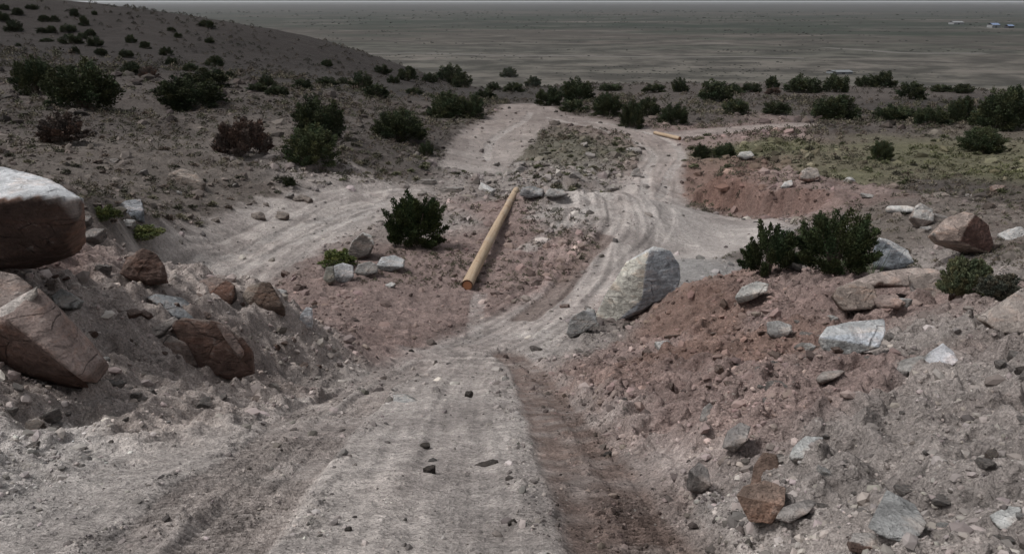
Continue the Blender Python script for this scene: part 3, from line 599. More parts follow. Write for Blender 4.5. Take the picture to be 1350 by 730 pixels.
hero('boulder', 'flat grey-pink slab tilted beside the base of the orange-brown split rock', 'rock', 2.85,
     [(1020,684,0),(1032,668,.04),(1062,658,.1),(1078,662,.1),(1066,676,.02),(1040,690,0)], (.20,.18,.17), (.31,.285,.27), .06, 5, .03, (), 46, .3)
hero('boulder', 'dark stump-like stone where the bank meets the rut', 'rock', 3.75,
     [(906,646,0),(908,620,.04),(922,608,.08),(934,618,.06),(938,642,0),(922,652,0)], (.10,.09,.085), (.24,.22,.21), .12, 5, .05, (), 47, .6)
hero('boulder', 'grey block half buried in the bank above the dark stump-like stone', 'rock', 4.35,
     [(952,590,0),(958,568,.05),(976,556,.1),(990,562,.08),(984,582,.0),(968,596,0)], (.21,.195,.185), (.29,.27,.26), .1, 5, .04, (), 48, .4)
hero('boulder', 'grey pointed stone midway up the red bank above the grey block', 'rock', 5.2,
     [(922,556,0),(926,538,.05),(936,530,.1),(948,546,.05),(946,560,0)], (.22,.20,.19), (.30,.28,.265), .12, 4, .06, (), 49, .4)
hero('boulder', 'long flat grey-brown stone in the upper red bank below the large white boulder', 'rock', 6.0,
     [(1074,500,0),(1084,490,.1),(1108,487,.12),(1116,490,.1),(1100,500,0),(1080,508,0)], (.18,.15,.135), (.29,.26,.24), .15, 4, .05, (), 50, .3)
hero('boulder', 'round cream boulder perched on the rim of the red cut bank', 'rock', 37,
     [(1054,236,0),(1056,225,.1),(1066,220,.2),(1078,222,.2),(1082,234,0),(1070,240,0)], (.27,.19,.165), (.40,.36,.33), .8, 4, .06, (), 51, .3)
hero('boulder', 'white stone in the face of the red cut bank below the round cream boulder', 'rock', 35.5,
     [(1030,246,0),(1034,240,.1),(1044,237,.2),(1046,244,0),(1036,250,0)], WG, WH, .5, 4, .05, (), 52, .3)
hero('boulder', 'flat whitish rock among the green weeds beyond the red cut bank', 'rock', 47,
     [(972,206,0),(976,200,.2),(990,199,.3),(996,206,0),(984,211,0)], WG, (.42,.41,.39), .9, 4, .05, (), 53, .3)
hero('boulder', 'tan standing stone in front of the dark bush on the left-hand slope', 'rock', 44,
     [(214,136,0),(216,122,.1),(223,118,.1),(230,128,.1),(228,137,0)], (.26,.215,.19), (.30,.26,.23), .7, 4, .05, (), 54, .4)
hero('boulder', 'grey stone at the far end of the long pole', 'rock', 31.6,
     [(684,258,0),(688,247,.1),(702,245,.3),(718,250,.3),(716,259,0),(698,262,0)], (.22,.215,.22), (.30,.30,.30), .6, 4, .06, (), 55, .4)
hero('boulder', 'rock just right of the grey stone on the rubble crest behind the pole', 'rock', 31.8,
     [(716,258,0),(724,248,.2),(742,250,.2),(752,257,0),(730,262,0)], (.20,.19,.18), (.31,.30,.29), .6, 4, .07, (), 56, .4)

# ------------------------------------------------------------------ middling and small stones (copies of a few shapes)
def unit_rock(name, seed, pal, sub=3, np_=8, amp=.05):
    rs = np.random.RandomState(seed); nm = rs.normal(size=(np_, 3)); nm /= np.linalg.norm(nm, axis=1, keepdims=True)
    nm = np.concatenate([nm, [[0, 0, 1], [0, 0, -1], [1, 0, 0], [-1, 0, 0], [0, 1, 0], [0, -1, 0]]]); hh = np.concatenate([rs.uniform(.62, 1, np_), np.full(6, .95)])
    v, f, c = shape_from_planes(nm, hh, sub, amp, seed, colour_by_face(pal[0], pal[1], .5, .12, (), seed), 1.6, 90)
    v = v / np.abs(v).max(0) * .5
    return np_mesh(name, v, f, M_ROCK, c, False)
PALS = {'grey': ((.215, .195, .182), (.28, .258, .243)), 'white': ((.42, .405, .39), (.56, .55, .54)), 'red': ((.17, .115, .095), (.27, .21, .185)), 'dark': ((.07, .06, .055), (.12, .105, .095)), 'tan': ((.20, .165, .145), (.27, .235, .21))}
SHAPES = {k: [unit_rock('stone', 100 + 7 * i + j * 31, p, 4 if k != 'dark' else 3) for i in range(5)] for j, (k, p) in enumerate(PALS.items())}
_z = None
def put_stone(name, px, py, w, h, pal, label, cat='stone', group=None, rot=None, yaw=None, sink=.34):
    p = sit(px, py); W_, H_ = px2m(w, p), px2m(h, p)
    o = link(name, rnd.choice(SHAPES[pal])); o.location = (p.x, p.y, p.z + H_ * (.5 - sink)); o.scale = (W_, W_ * rnd.uniform(.65, .95), H_)
    o.rotation_euler = (rnd.uniform(-.25, .25), rot if rot is not None else rnd.uniform(-.3, .3), yaw if yaw is not None else rnd.uniform(-.6, .6))
    return tag(o, label, cat, group)
for a in [(618, 524, 11, 12, 'dark', 'small black stone on the track, standing alone nearest the dip'),
          (566, 623, 17, 12, 'dark', 'dark lump of clod in the middle of the near track'),
          (675, 690, 13, 9, 'dark', 'dark pebble on the track close to the bottom edge'),
          (560, 586, 14, 8, 'dark', 'flattish dark clod on the track above the middle lump'),
          (640, 610, 30, 7, 'dark', 'thin dark splinter of stone lying flat on the track'),
          (535, 529, 34, 7, 'white', 'flat white stone on the track near the left rut'),
          (802, 591, 15, 12, 'dark', 'round dark stone in the right-hand rut'),
          (460, 699, 10, 7, 'dark', 'little black stone beside the left rut near the bottom edge'),
          (821, 547, 11, 8, 'dark', 'dark stone at the foot of the right bank above the rut'),
          (967, 702, 14, 11, 'dark', 'dark pebble in the pale pocket below the split rock'),
          (84, 516, 24, 20, 'tan', 'round tan cobble under the slanting red-brown slab'),
          (44, 566, 28, 18, 'tan', 'angular cream stone low on the left bank face'),
          (66, 556, 24, 20, 'grey', 'grey angular stone next to the angular cream stone'),
          (140, 489, 12, 10, 'white', 'bright white chip beside the lower end of the slanting slab'),
          (60, 600, 40, 26, 'red', 'reddish stone at the bottom of the left bank'),
          (826, 440, 11, 12, 'dark', 'black stone on the red bank below the big angular boulder'),
          (880, 470, 13, 10, 'dark', 'dark hole-like stone in the red bank'),
          (515, 381, 16, 8, 'white', 'small whitish stone alone on the red clearing below the bush rocks'),
          (706, 462, 16, 10, 'grey', 'small pale stone where the dip meets the red bank'),
          (1245, 668+30, 20, 14, 'white', 'small white cube of stone to the right of the veined boulder'),
          (1300, 632, 18, 12, 'tan', 'little tan block on the grey bank'),
          (1150, 445, 20, 10, 'grey', 'small grey stone tucked against the large white boulder'),
          (1216, 405, 24, 14, 'white', 'white stone in the rubble under the arched rock'),
          (1186, 422, 24, 18, 'white', 'white lump between the arched rock and the large white boulder'),
          (1262, 408, 26, 20, 'red', 'reddish stone beside the soft green weed behind the bank'),
          (1040, 368, 30, 22, 'grey', 'pale grey stone at the foot of the twin bush'),
          (1340, 268+225, 26, 24, 'grey', 'grey stone by the frame edge above the grey bank'),
          (24, 356, 40, 24, 'red', 'red-brown stone propping the underside of the huge boulder'),
          (64, 348, 34, 22, 'tan', 'tan stone wedged under the right part of the huge boulder'),
          (92, 334, 26, 20, 'red', 'reddish stone below the right tip of the huge boulder'),
          (1312, 470+45, 14, 10, 'grey', 'small grey pebble high on the grey bank'),
          (1345, 524, 20, 14, 'dark', 'dark stone at the frame edge of the grey bank'),
          (122, 318, 30, 18, 'grey', 'grey stone just below the blue-grey wedge'),
          (168, 300, 18, 9, 'white', 'pale chip among the green ground plants'),
          (1336, 300+18, 34, 10, 'white', 'white slab at the frame edge beyond the tan boulder'),
          (1180, 318+44, 24, 12, 'white', 'pale stone below the blue-grey boulder with the white crest'),
          (1120, 255, 14, 8, 'white', 'little white stone right of the red cut bank'),
          (1141, 272, 16, 7, 'white', 'white chip on the rubble left of the long low white slab'),
          (1220, 306, 14, 7, 'white', 'white chip below the pale peaked rock'),
          (1316, 250, 20, 14, 'red', 'reddish stone on the weedy flat near the frame edge'),
          (562, 246, 26, 12, 'grey', 'grey rock in the rubble above the middle bush'),
          (595, 255, 30, 12, 'grey', 'broad grey rock between the middle bush and the pole tip'),
          (640, 258, 22, 12, 'white', 'pale rock just left of the pole tip'),
          (790, 256, 26, 9, 'white', 'white flat stone on the rubble crest above the tracks')]:
    put_stone('stone', *a[:5], a[5])
# individually placed loose stones, by zone
ZONES = [((0, 360, 430, 500), 64, 'red', 'small loose stone strewn over the left dirt bank', 'loose stones on the left bank'),
         ((0, 500, 300, 620), 26, 'grey', 'small loose stone at the foot of the left dirt bank', 'loose stones at the foot of the left bank'),
         ((730, 400, 1100, 560), 62, 'red', 'small loose stone on the red face of the right bank', 'loose stones on the red bank'),
         ((960, 440, 1350, 725), 80, 'grey', 'small loose stone on the grey face of the right bank', 'loose stones on the grey bank'),
         ((1090, 255, 1350, 350), 34, 'tan', 'small stone in the rubble on the flat behind the right bank', 'stones on the flat behind the right bank'),
         ((110, 215, 420, 300), 30, 'tan', 'small stone on the gravel slope above the side road', 'stones on the slope above the side road'),
         ((640, 195, 840, 258), 22, 'grey', 'small stone in the rubble island between the two roads', 'stones in the rubble island')]
_H = {}
for (x0, y0, x1, y1), cnt, pal, lab, grp in ZONES:
    for i in range(cnt):
        px, py = rnd.uniform(x0, x1), rnd.uniform(y0, y1)
        if x0 == 0 and y0 == 500 and py > 640 - px * .3: py = 520 + rnd.random() * 40
        if y0 == 400 and (px - 730) * .9 + 440 < py: px += 120
        if x0 == 960 and (px < 960 + (py - 560)): px += 120
        s_ = rnd.choice((5, 6, 7, 8, 10, 12, 15)) * (1.15 if py > 550 else 1)
        put_stone('stone', px, py, s_ * rnd.uniform(1, 1.5), s_ * rnd.uniform(.6, .95), rnd.choice((pal, pal, pal, 'grey', 'white' if rnd.random() < .4 else pal)), lab, 'stone', grp)

# ------------------------------------------------------------------ gravel and clods: nobody could count them
def scatter(n, r0, r1, azm=38):
    a = np.radians(nrs.uniform(-azm, azm, n)); r = np.exp(nrs.uniform(math.log(r0), math.log(r1), n)); return r * np.sin(a), r * np.cos(a), r
def merge(name, bv, bf, pos, scl, cols, mat, kind_label):
    """many small bodies in one mesh; bv (k,3) unit shape, one random orientation each"""
    n = len(pos); q = nrs.normal(size=(n, 4)); q /= np.linalg.norm(q, axis=1, keepdims=True); w, x, y, z = q.T
    Rm = np.stack([1 - 2 * (y * y + z * z), 2 * (x * y - z * w), 2 * (x * z + y * w), 2 * (x * y + z * w), 1 - 2 * (x * x + z * z), 2 * (y * z - x * w), 2 * (x * z - y * w), 2 * (y * z + x * w), 1 - 2 * (x * x + y * y)], 1).reshape(n, 3, 3)
    jit = 1 + .28 * nrs.uniform(-1, 1, (n, len(bv), 1))
    v = np.einsum('nij,nkj->nki', Rm, bv[None] * jit * np.array([1, .8, .6])) * scl[:, None, None] * np.array([1, 1, .8]) + pos[:, None]
    f = (bf[None] + (np.arange(n) * len(bv))[:, None, None]).reshape(-1, bf.shape[1])
    me = np_mesh(name, v.reshape(-1, 3), f, mat, np.repeat(cols, len(bv), 0)); o = link(name, me)
    return tag(o, kind_label[0], kind_label[1], None, 'stuff')
def gravel_material():
    m, n, b = new_mat('loose_gravel'); a_ = N(n, 'ShaderNodeAttribute', attribute_name='albedo'); n.links.new(a_.outputs['Color'], b.inputs['Base Color']); return m
M_GRAV = gravel_material()
x, y, r = scatter(210000, 1.6, 75)
z_, rgb_, rd_ = features(x, y); sl_ = soil(x, y)[:, 3] * (1 - .9 * rd_)
cl = sstep(pnoise(x / (.12 * r), y / (.12 * r), 61), -.35, .45)
keep = nrs.rand(len(x)) < np.clip(sl_ * .8 * (.3 + .9 * cl) + .02 + .4 * features.crumb, 0, 1)
x, y, r, z_, rgb_, rd_ = x[keep], y[keep], r[keep], z_[keep], rgb_[keep], rd_[keep]
sz = (np.maximum(.0065, .0016 * r)) * (nrs.pareto(2.6, len(x)) + .55) ; sz = np.minimum(sz, .009 * r + .012) * np.where(rd_ > .5, .75, 1)
lum = np.where((rd_ > .4) & (nrs.rand(len(x)) < .6), .42, 1) * np.where(nrs.rand(len(x)) < .10, 1.5, np.where(nrs.rand(len(x)) < .16, .45, 1.0)) * nrs.uniform(.72, 1.18, len(x))  # many road crumbs darkened in colour, standing in for shade on the clods
cols = np.clip(rgb_ * lum[:, None] * (1 + .02 * nrs.normal(size=(len(x), 3))), .02, .62)
bz = base_h(x, y) + z_
iv, if_ = ico(1)
merge('gravel', iv, if_, np.stack([x, y, bz + sz * .05], 1), sz, cols, M_GRAV, ('loose gravel and clods strewn over the banks and slopes', 'gravel'))

# ------------------------------------------------------------------ vegetation
def foliage_material():
    m, n, b = new_mat('evergreen_foliage'); a_ = N(n, 'ShaderNodeAttribute', attribute_name='albedo'); oi = N(n, 'ShaderNodeObjectInfo')
    c = mix(n, 1, a_.outputs['Color'], gray(n, ramp(n, oi.outputs['Random'], 0, 1, .8, 1.2)), 'MULTIPLY')
    n.links.new(c, b.inputs['Base Color']); b.inputs['Roughness'].default_value = .8; return m
M_FOL = foliage_material()
def bark_material():
    m, n, b = new_mat('grey_bark'); tc = N(n, 'ShaderNodeTexCoord'); f = noise(n, tc.outputs['Object'], 20, 4)
    n.links.new(mix(n, f, (.06, .045, .035), (.15, .12, .10)), b.inputs['Base Color']); return m
M_BARK = bark_material()
def leaf_quads(p, d, ln, wd, rs):
    """kite-shaped sprays from p along d"""
    d = d / np.linalg.norm(d, axis=1, keepdims=True); s = np.cross(d, rs.normal(size=d.shape)); s /= np.linalg.norm(s, axis=1, keepdims=True)
    ln = ln[:, None]; wd = wd[:, None]
    return np.stack([p, p + d * ln * .5 + s * wd, p + d * ln, p + d * ln * .5 - s * wd], 1).reshape(-1, 3)
def crown_mesh(seed, npl, nl, leaf, base=(.041, .050, .027), upright=.5, spread=.085, lo=.0, wid=.55, rugged=.25):
    rs = np.random.RandomState(seed); P, D, L, C = [], [], [], []
    for k in range(npl):
        th = rs.uniform(0, 2 * np.pi); el = math.asin(rs.uniform(lo, 1)); R_ = 1 - rugged * rs.rand()
        tip = np.array([.5 * math.cos(el) * math.cos(th) * R_, .5 * math.cos(el) * math.sin(th) * R_, (.08 + .92 * math.sin(el) ** .8) * R_])
        root = np.array([tip[0] * .35, tip[1] * .35, tip[2] * .2]); axis = tip - root
        t = rs.uniform(.25, 1, nl) ** .75; sp = spread * (1.15 - .75 * t ** 3)
        off = rs.normal(size=(nl, 3)); off /= np.linalg.norm(off, axis=1, keepdims=True); off *= (rs.rand(nl, 1) ** .45) * sp[:, None]
        p = root + axis * t[:, None] + off; p[:, 2] = np.maximum(p[:, 2], .01 + .05 * rs.rand(nl))
        d = off / spread * .6 + axis / np.linalg.norm(axis) * .7 + np.array([0, 0, upright]) + rs.normal(size=(nl, 3)) * .35
        b_ = rs.uniform(.75, 1.3); br = b_ * rs.uniform(.6, 1.45, nl)
        hue = rs.uniform(-.12, .16); c = np.array(base) * np.array([1 + hue, 1, 1 - hue * .5])
        P.append(p); D.append(d); L.append(leaf * rs.uniform(.6, 1.5, nl)); C.append(c[None] * br[:, None])
    P = np.concatenate(P); D = np.concatenate(D); L = np.concatenate(L); C = np.concatenate(C)
    v = leaf_quads(P, D, L, L * .28, rs); f = np.arange(len(v)).reshape(-1, 4)
    return np_mesh('crown', v, f, M_FOL, np.repeat(np.clip(C, .012, .4), 4, 0))
def stems_mesh(seed, n=6, rad=.03, hh=.6):
    rs = random.Random(seed); V, Fq = [], []
    for k in range(n):
        th = rs.uniform(0, 6.283); tip = Vector((math.cos(th) * .25 * rs.random(), math.sin(th) * .25 * rs.random(), hh * rs.uniform(.7, 1)))
        pts = [Vector((tip.x * .15, tip.y * .15, -.06)), Vector((tip.x * .4, tip.y * .5, hh * .35)), tip]; rr_ = [rad, rad * .7, rad * .25]; b0 = len(V)
        for p, q in zip(pts, rr_):
            for j in range(5): V.append((p.x + q * math.cos(j * 1.2566), p.y + q * math.sin(j * 1.2566), p.z))
        for s_ in range(2):
            for j in range(5): a = b0 + s_ * 5 + j; b = b0 + s_ * 5 + (j + 1) % 5; Fq.append((a, b, b + 5, a + 5))
    return np_mesh('trunk', np.array(V), np.array(Fq), M_BARK, None, True)
CROWNS = [crown_mesh(200 + i, 46, 150, .05, upright=.3, rugged=.2, spread=.12) for i in range(6)]
CROWNS_BIG = [crown_mesh(300 + i, 80, 230, .034, base=(.041, .051, .026), upright=.35, spread=.10, rugged=.24) for i in range(4)]
CROWNS_OLIVE = [crown_mesh(350 + i, 80, 230, .034, base=(.050, .061, .030), upright=.4, spread=.10, rugged=.24) for i in range(2)]  # lighter green leaf colour than the big dark crowns
TRUNKS = [stems_mesh(20 + i) for i in range(3)]
def juniper(px, py, w, h, label, cat='tree', group=None, name='juniper_tree', kind=None, depth=1.0, tmin=0):
    p = sit(px, py, tmin); W_, H_ = px2m(w, p), px2m(h, p)
    e = bpy.data.objects.new(name, None); COL.objects.link(e); e.location = (p.x, p.y + .2 * W_, p.z - .06 * H_); e.rotation_euler = (0, 0, rnd.uniform(0, 6.28)); tag(e, label, cat, group)
    lst = {'big': CROWNS_BIG, 'olive_crown': CROWNS_OLIVE}.get(kind, CROWNS)
    c = link('crown', rnd.choice(lst), e); c.scale = (W_ * 1.06, W_ * 1.06 * depth, H_ * 1.06)
    t = link('trunk', rnd.choice(TRUNKS), e); t.scale = (W_, W_, H_); return e
ORD = 'first second third fourth fifth sixth seventh eighth ninth tenth eleventh twelfth thirteenth fourteenth fifteenth sixteenth'.split()
def row(items, text, group, **kw):
    for i, (px, py, w, h) in enumerate(sorted(items)): juniper(px, py, w, h, text.replace('#', ORD[i]), 'tree', group, **kw)
row([(4,13,14,8),(22,20,15,10),(40,12,16,7),(58,28,16,9),(72,29,12,9),(97,22,12,12),(124,20,8,6),(270,36,22,10)], 'small dark tree, # along the far hill ridge line from its high end', 'trees on the ridge of the far hill')
row([(3,29,16,13),(16,42,24,16),(54,45,14,8),(67,44,14,10),(88,43,22,11),(110,34,13,14),(225,41,12,6),(234,50,12,7),(276,57,14,8)], 'small dark tree, # across the upper face of the far hill from the left', 'trees on the upper face of the far hill')
row([(90,57,30,13),(107,51,14,9),(118,47,14,10),(124,61,22,13),(172,57,15,11),(190,64,18,10),(97,71,14,10),(132,73,16,10),(165,77,20,11),(60,55,18,5),(23,61,8,5)], 'dark tree, # across the middle of the far hill from the left', 'trees on the middle of the far hill')
row([(218,74,18,12),(225,86,16,12),(250,94,20,12),(281,88,24,15),(303,103,16,10),(350,115,26,17),(338,122,30,11),(364,127,30,14)], 'dark tree, # along the foot of the far hill from the left', 'trees along the foot of the far hill')
for a in [(41,124,58,50,'tall dark shrub tree, narrower one of the big pair on the near left slope','big'),(102,143,98,64,'broad dark shrub tree, wider one of the big pair on the near left slope','big'),
          (244,142,92,46,'wide dark green shrub tree behind the tan standing stone','big'),(272,115,54,26,'low dark shrub tree touching the back of the one behind the standing stone',None),
          (172,98,30,17,'flat dark green bush on the slope between the two big shrub clumps',None),
          (418,182,72,58,'dark tree, upper one of the stacked pair above the side road','big'),(410,217,76,56,'lighter olive tree, lower one of the stacked pair above the side road','olive_crown'),
          (525,184,78,42,'wide rounded dark green tree beside the far road bend','big'),(587,156,56,36,'dark tree joined to the right side of the wide rounded tree','big'),(622,157,36,34,'dark tree standing at the left verge of the far road bend','big'),
          (562,203,20,20,'small round green bush below the wide rounded tree',None),(381,248,18,15,'small dark bush at the upper verge of the side road',None),
          (725,140,40,26,'dark tree just right of where the far road vanishes','big'),(761,134,46,33,'tallest dark tree right of where the far road vanishes','big'),(757,148,38,18,'low bush at the foot of the tallest dark tree',None),
          (802,154,40,32,'rounded dark tree on bare ground between tallest dark tree and leaning one','big'),(834,169,34,38,'leaning dark tree above the thin red bank of the far road','big'),(856,153,32,26,'dark tree right behind the leaning dark one',None),
          (889,165,40,29,'rounded dark tree behind the second, smaller pole','big'),
          (1105,159,62,35,'broad dark tree standing alone in the middle of the weedy flat','big'),(1184,158,56,23,'low wide tree right of the broad lone tree','big'),(1232,164,48,26,'dark tree between the low wide tree and the upright one','big'),(1269,163,36,38,'upright dark tree beside the huge tree clump at the frame edge','big'),
          (1325,172,72,60,'huge dark tree clump at the frame edge of the weedy flat','big'),(1299,201,62,34,'bright dark-green tree in front of the huge clump at the frame edge','olive_crown'),
          (1163,213,32,28,'small pointed green shrub in the middle of the weedy flat','olive_crown'),(928,211,30,20,'low green shrub above the red cut bank, nearer the road','big'),(955,211,36,22,'low green shrub above the red cut bank, beside the flat whitish rock','big')]:
    if a[4]: juniper(*a[:5], kind=a[5])
row([(397,117,28,15),(430,113,32,11),(452,111,16,9),(475,119,32,25),(495,131,34,19),(430,88,16,10)], 'dark tree, # from the left between far hill and wide rounded tree', 'trees between far hill and road bend')
row([(504,98,24,13),(537,107,30,20),(518,110,18,11),(566,109,22,13),(592,109,38,25),(608,116,30,22),(546,126,24,9),(640,131,28,16)], 'dark tree, # from the left in the cluster beyond the wide rounded tree', 'trees beyond the wide rounded tree')
row([(671,102,24,13),(651,119,20,11),(677,122,28,13),(703,115,22,15)], 'dark tree, # from the left of four behind the far road end', 'trees behind the end of the far road')
row([(805,120,34,10),(863,122,32,12),(897,121,24,19),(943,135,50,30),(966,124,34,14),(991,122,30,13),(1019,117,18,18),(1061,123,46,24),(1104,122,34,26),(1146,115,34,16),(1168,116,32,23),(1204,131,38,24),(1245,122,30,11),(1272,123,28,13)],
    'dark tree, # along the brow of the flat, right of the tallest tree', 'trees along the brow of the flat')
row([(972,151,38,21),(1027,152,38,19)], 'low dark tree, # of two on the weedy flat left of the broad lone tree', 'two low trees on the weedy flat')

def shrub(name, label, cat, Y_px, w, h, mesh, stem=None, group=None, depth=.9):
    p = sit(*Y_px); W_, H_ = px2m(w, p), px2m(h, p); e = bpy.data.objects.new(name, None); COL.objects.link(e); e.location = (p.x, p.y + .25 * W_, p.z - .04 * H_); tag(e, label, cat, group)
    c = link('foliage', mesh, e); c.scale = (W_, W_ * depth, H_)
    if stem: t = link('stem', stem, e); t.scale = (W_, W_, H_)
    return e
NB = dict(upright=.8, rugged=.34, spread=.075)
shrub('evergreen_bush', 'dense dark green bush beside the long pole and white rocks', 'bush', (543, 332), 104, 80, crown_mesh(401, 64, 420, .028, base=(.036, .052, .020), **NB), TRUNKS[0])
shrub('evergreen_bush', 'dark green bush, smaller loose one of the twin pair behind the right bank', 'bush', (1018, 372), 84, 82, crown_mesh(402, 42, 420, .032, base=(.036, .050, .023), **NB), TRUNKS[1])
shrub('evergreen_bush', 'dark green bush, larger one of the twin pair behind the right bank', 'bush', (1108, 376), 132, 92, crown_mesh(403, 78, 450, .026, base=(.036, .050, .022), **NB), TRUNKS[2])
def blade_mesh(name, seed, n, ln, base, lean=(0, 0), spread=.3, wdt=.012, curve=.2):
    rs = np.random.RandomState(seed); th = rs.uniform(0, 6.283, n); rd = spread * np.sqrt(rs.rand(n)); p = np.stack([rd * np.cos(th), rd * np.sin(th), np.zeros(n)], 1)
    d = np.stack([lean[0] + rs.normal(size=n) * .28 + p[:, 0], lean[1] + rs.normal(size=n) * .28 + p[:, 1], np.ones(n)], 1); d /= np.linalg.norm(d, axis=1, keepdims=True)
    L = ln * rs.uniform(.5, 1, n)[:, None]; s = np.cross(d, rs.normal(size=d.shape)); s /= np.linalg.norm(s, axis=1, keepdims=True); s *= wdt
    m = p + d * L * .55; t = p + d * L + np.stack([d[:, 0], d[:, 1], -.3 * np.ones(n)], 1) * L * curve
    v = np.stack([p - s * .6, p + s * .6, m + s * .7, t, m - s * .7], 1).reshape(-1, 3); f = np.arange(len(v)).reshape(-1, 5)
    c = np.array(base) * rs.uniform(.6, 1.4, n)[:, None]
    return np_mesh(name, v, f, M_FOL, np.repeat(c, 5, 0))
def clump(label, px, py, w, h, mesh, cat='plant', name='weed_clump', group=None, yaw=None, dy=0):
    p = sit(px, py); W_, H_ = px2m(w, p), px2m(h, p); o = link(name, mesh); o.location = (p.x, p.y + dy, p.z - .03 * H_); o.scale = (W_, W_, H_); o.rotation_euler = (0, 0, rnd.uniform(0, 6.28) if yaw is None else yaw)
    return tag(o, label, cat, group)
clump('tuft of pale green broom stalks leaning out of the larger twin bush', 1122, 374, 90, 78, blade_mesh('broom_stalks', 5, 260, 1.0, (.075, .105, .05), (-.35, -.1), .30, .004, .05), name='broom_stalks', yaw=0, dy=-.05)
WEED = [crown_mesh(860 + i, 90, 260, .05, base=(.080, .088, .050), upright=1.6, rugged=.15, spread=.09) for i in range(2)]
clump('soft olive weed clump behind the bank next to the arched rock', 1266, 410, 66, 54, WEED[0])
clump('grey-green low weed clump, wider one before the tan corner boulder', 1312, 412, 60, 34, crown_mesh(871, 90, 240, .045, base=(.085, .085, .066), upright=.9, rugged=.25, spread=.10))
GREENM = [crown_mesh(800 + i, 50, 90, .06, base=(.085, .10, .035), upright=.4, rugged=.3, spread=.12) for i in range(2)]
clump('bright green ground plant beside the blue-grey wedge of rock', 140, 292, 40, 20, GREENM[0], name='ground_plant')
clump('bright green ground plant below the blue-grey wedge of rock', 185, 314, 62, 16, GREENM[1], name='ground_plant')
clump('green weeds in front of the outermost white block', 446, 352, 50, 22, GREENM[0], name='ground_plant')
DRY = [crown_mesh(500 + i, 40, 260, .05, base=(.105, .078, .066), upright=.8, spread=.10, rugged=.2) for i in range(2)]
shrub('dry_shrub', 'domed reddish-brown dry shrub below the big dark shrub pair', 'bush', (75, 192), 72, 40, DRY[0])
shrub('dry_shrub', 'large ragged brown dry shrub on the slope above the side road', 'bush', (314, 205), 84, 56, DRY[1])
shrub('dry_shrub', 'low brown dry shrub beside the flat dark green bush', 'bush', (193, 104), 30, 18, DRY[0])
shrub('dry_shrub', 'brown dry shrub under the seventh tree of the brow', 'bush', (1021, 125), 24, 10, DRY[1])

# scrub tufts: the largest as things, the far mass as one object
def tuft_mesh(seed, base, n=70):
    rs = np.random.RandomState(seed); d = rs.normal(size=(n, 3)); d[:, 2] = np.abs(d[:, 2]) + .15; d /= np.linalg.norm(d, axis=1, keepdims=True)
    p = d * np.array([.38, .38, .55]) * rs.uniform(.2, .9, n)[:, None]; L = rs.uniform(.18, .36, n)
    v = leaf_quads(p, d + rs.normal(size=d.shape) * .4, L, L * .22, rs); return v, np.arange(len(v)).reshape(-1, 4), np.array(base) * rs.uniform(.6, 1.4, n)[:, None]
TUFT = {}
for k, base in (('dark', (.065, .062, .045)), ('olive', (.085, .088, .05)), ('straw', (.15, .138, .098)), ('brown', (.11, .085, .07))):
    TUFT[k] = []
    for i in range(3):
        v, f, c = tuft_mesh(700 + i, base, 130); TUFT[k].append(np_mesh('scrub_tuft', v, f, M_FOL, np.repeat(c, 4, 0)))
TZ = [((0, 150, 360, 300), 90, ('dark', 'brown', 'straw'), 'small dry scrub tuft on the gravelly left slope', 'scrub tufts on the left slope'),
      ((360, 190, 620, 262), 40, ('dark', 'olive', 'straw'), 'small scrub tuft between side road and far road', 'scrub tufts between the roads'),
      ((700, 170, 835, 250), 44, ('olive', 'dark', 'straw'), 'small green scrub tuft on the rubble island between far roads', 'scrub tufts on the rubble island'),
      ((900, 178, 1350, 260), 110, ('olive', 'olive', 'dark', 'straw'), 'low green scrub tuft on the weedy flat', 'scrub tufts on the weedy flat')]
_hc = 0
for (x0, y0, x1, y1), cnt, ks, lab, grp in TZ:
    for i in range(cnt):
        px, py = rnd.uniform(x0, x1), rnd.uniform(y0, y1)
        h = hit(px, py)
        if road_mask(np.array([h.x]), np.array([h.y]))[0] > .3: continue
        w_ = rnd.uniform(8, 18) * (.7 + .3 * (py - 150) / 100)
        clump(lab, px, py, w_, w_ * rnd.uniform(.4, .7), rnd.choice(TUFT[rnd.choice(ks)]), 'shrub', 'scrub_tuft', grp)
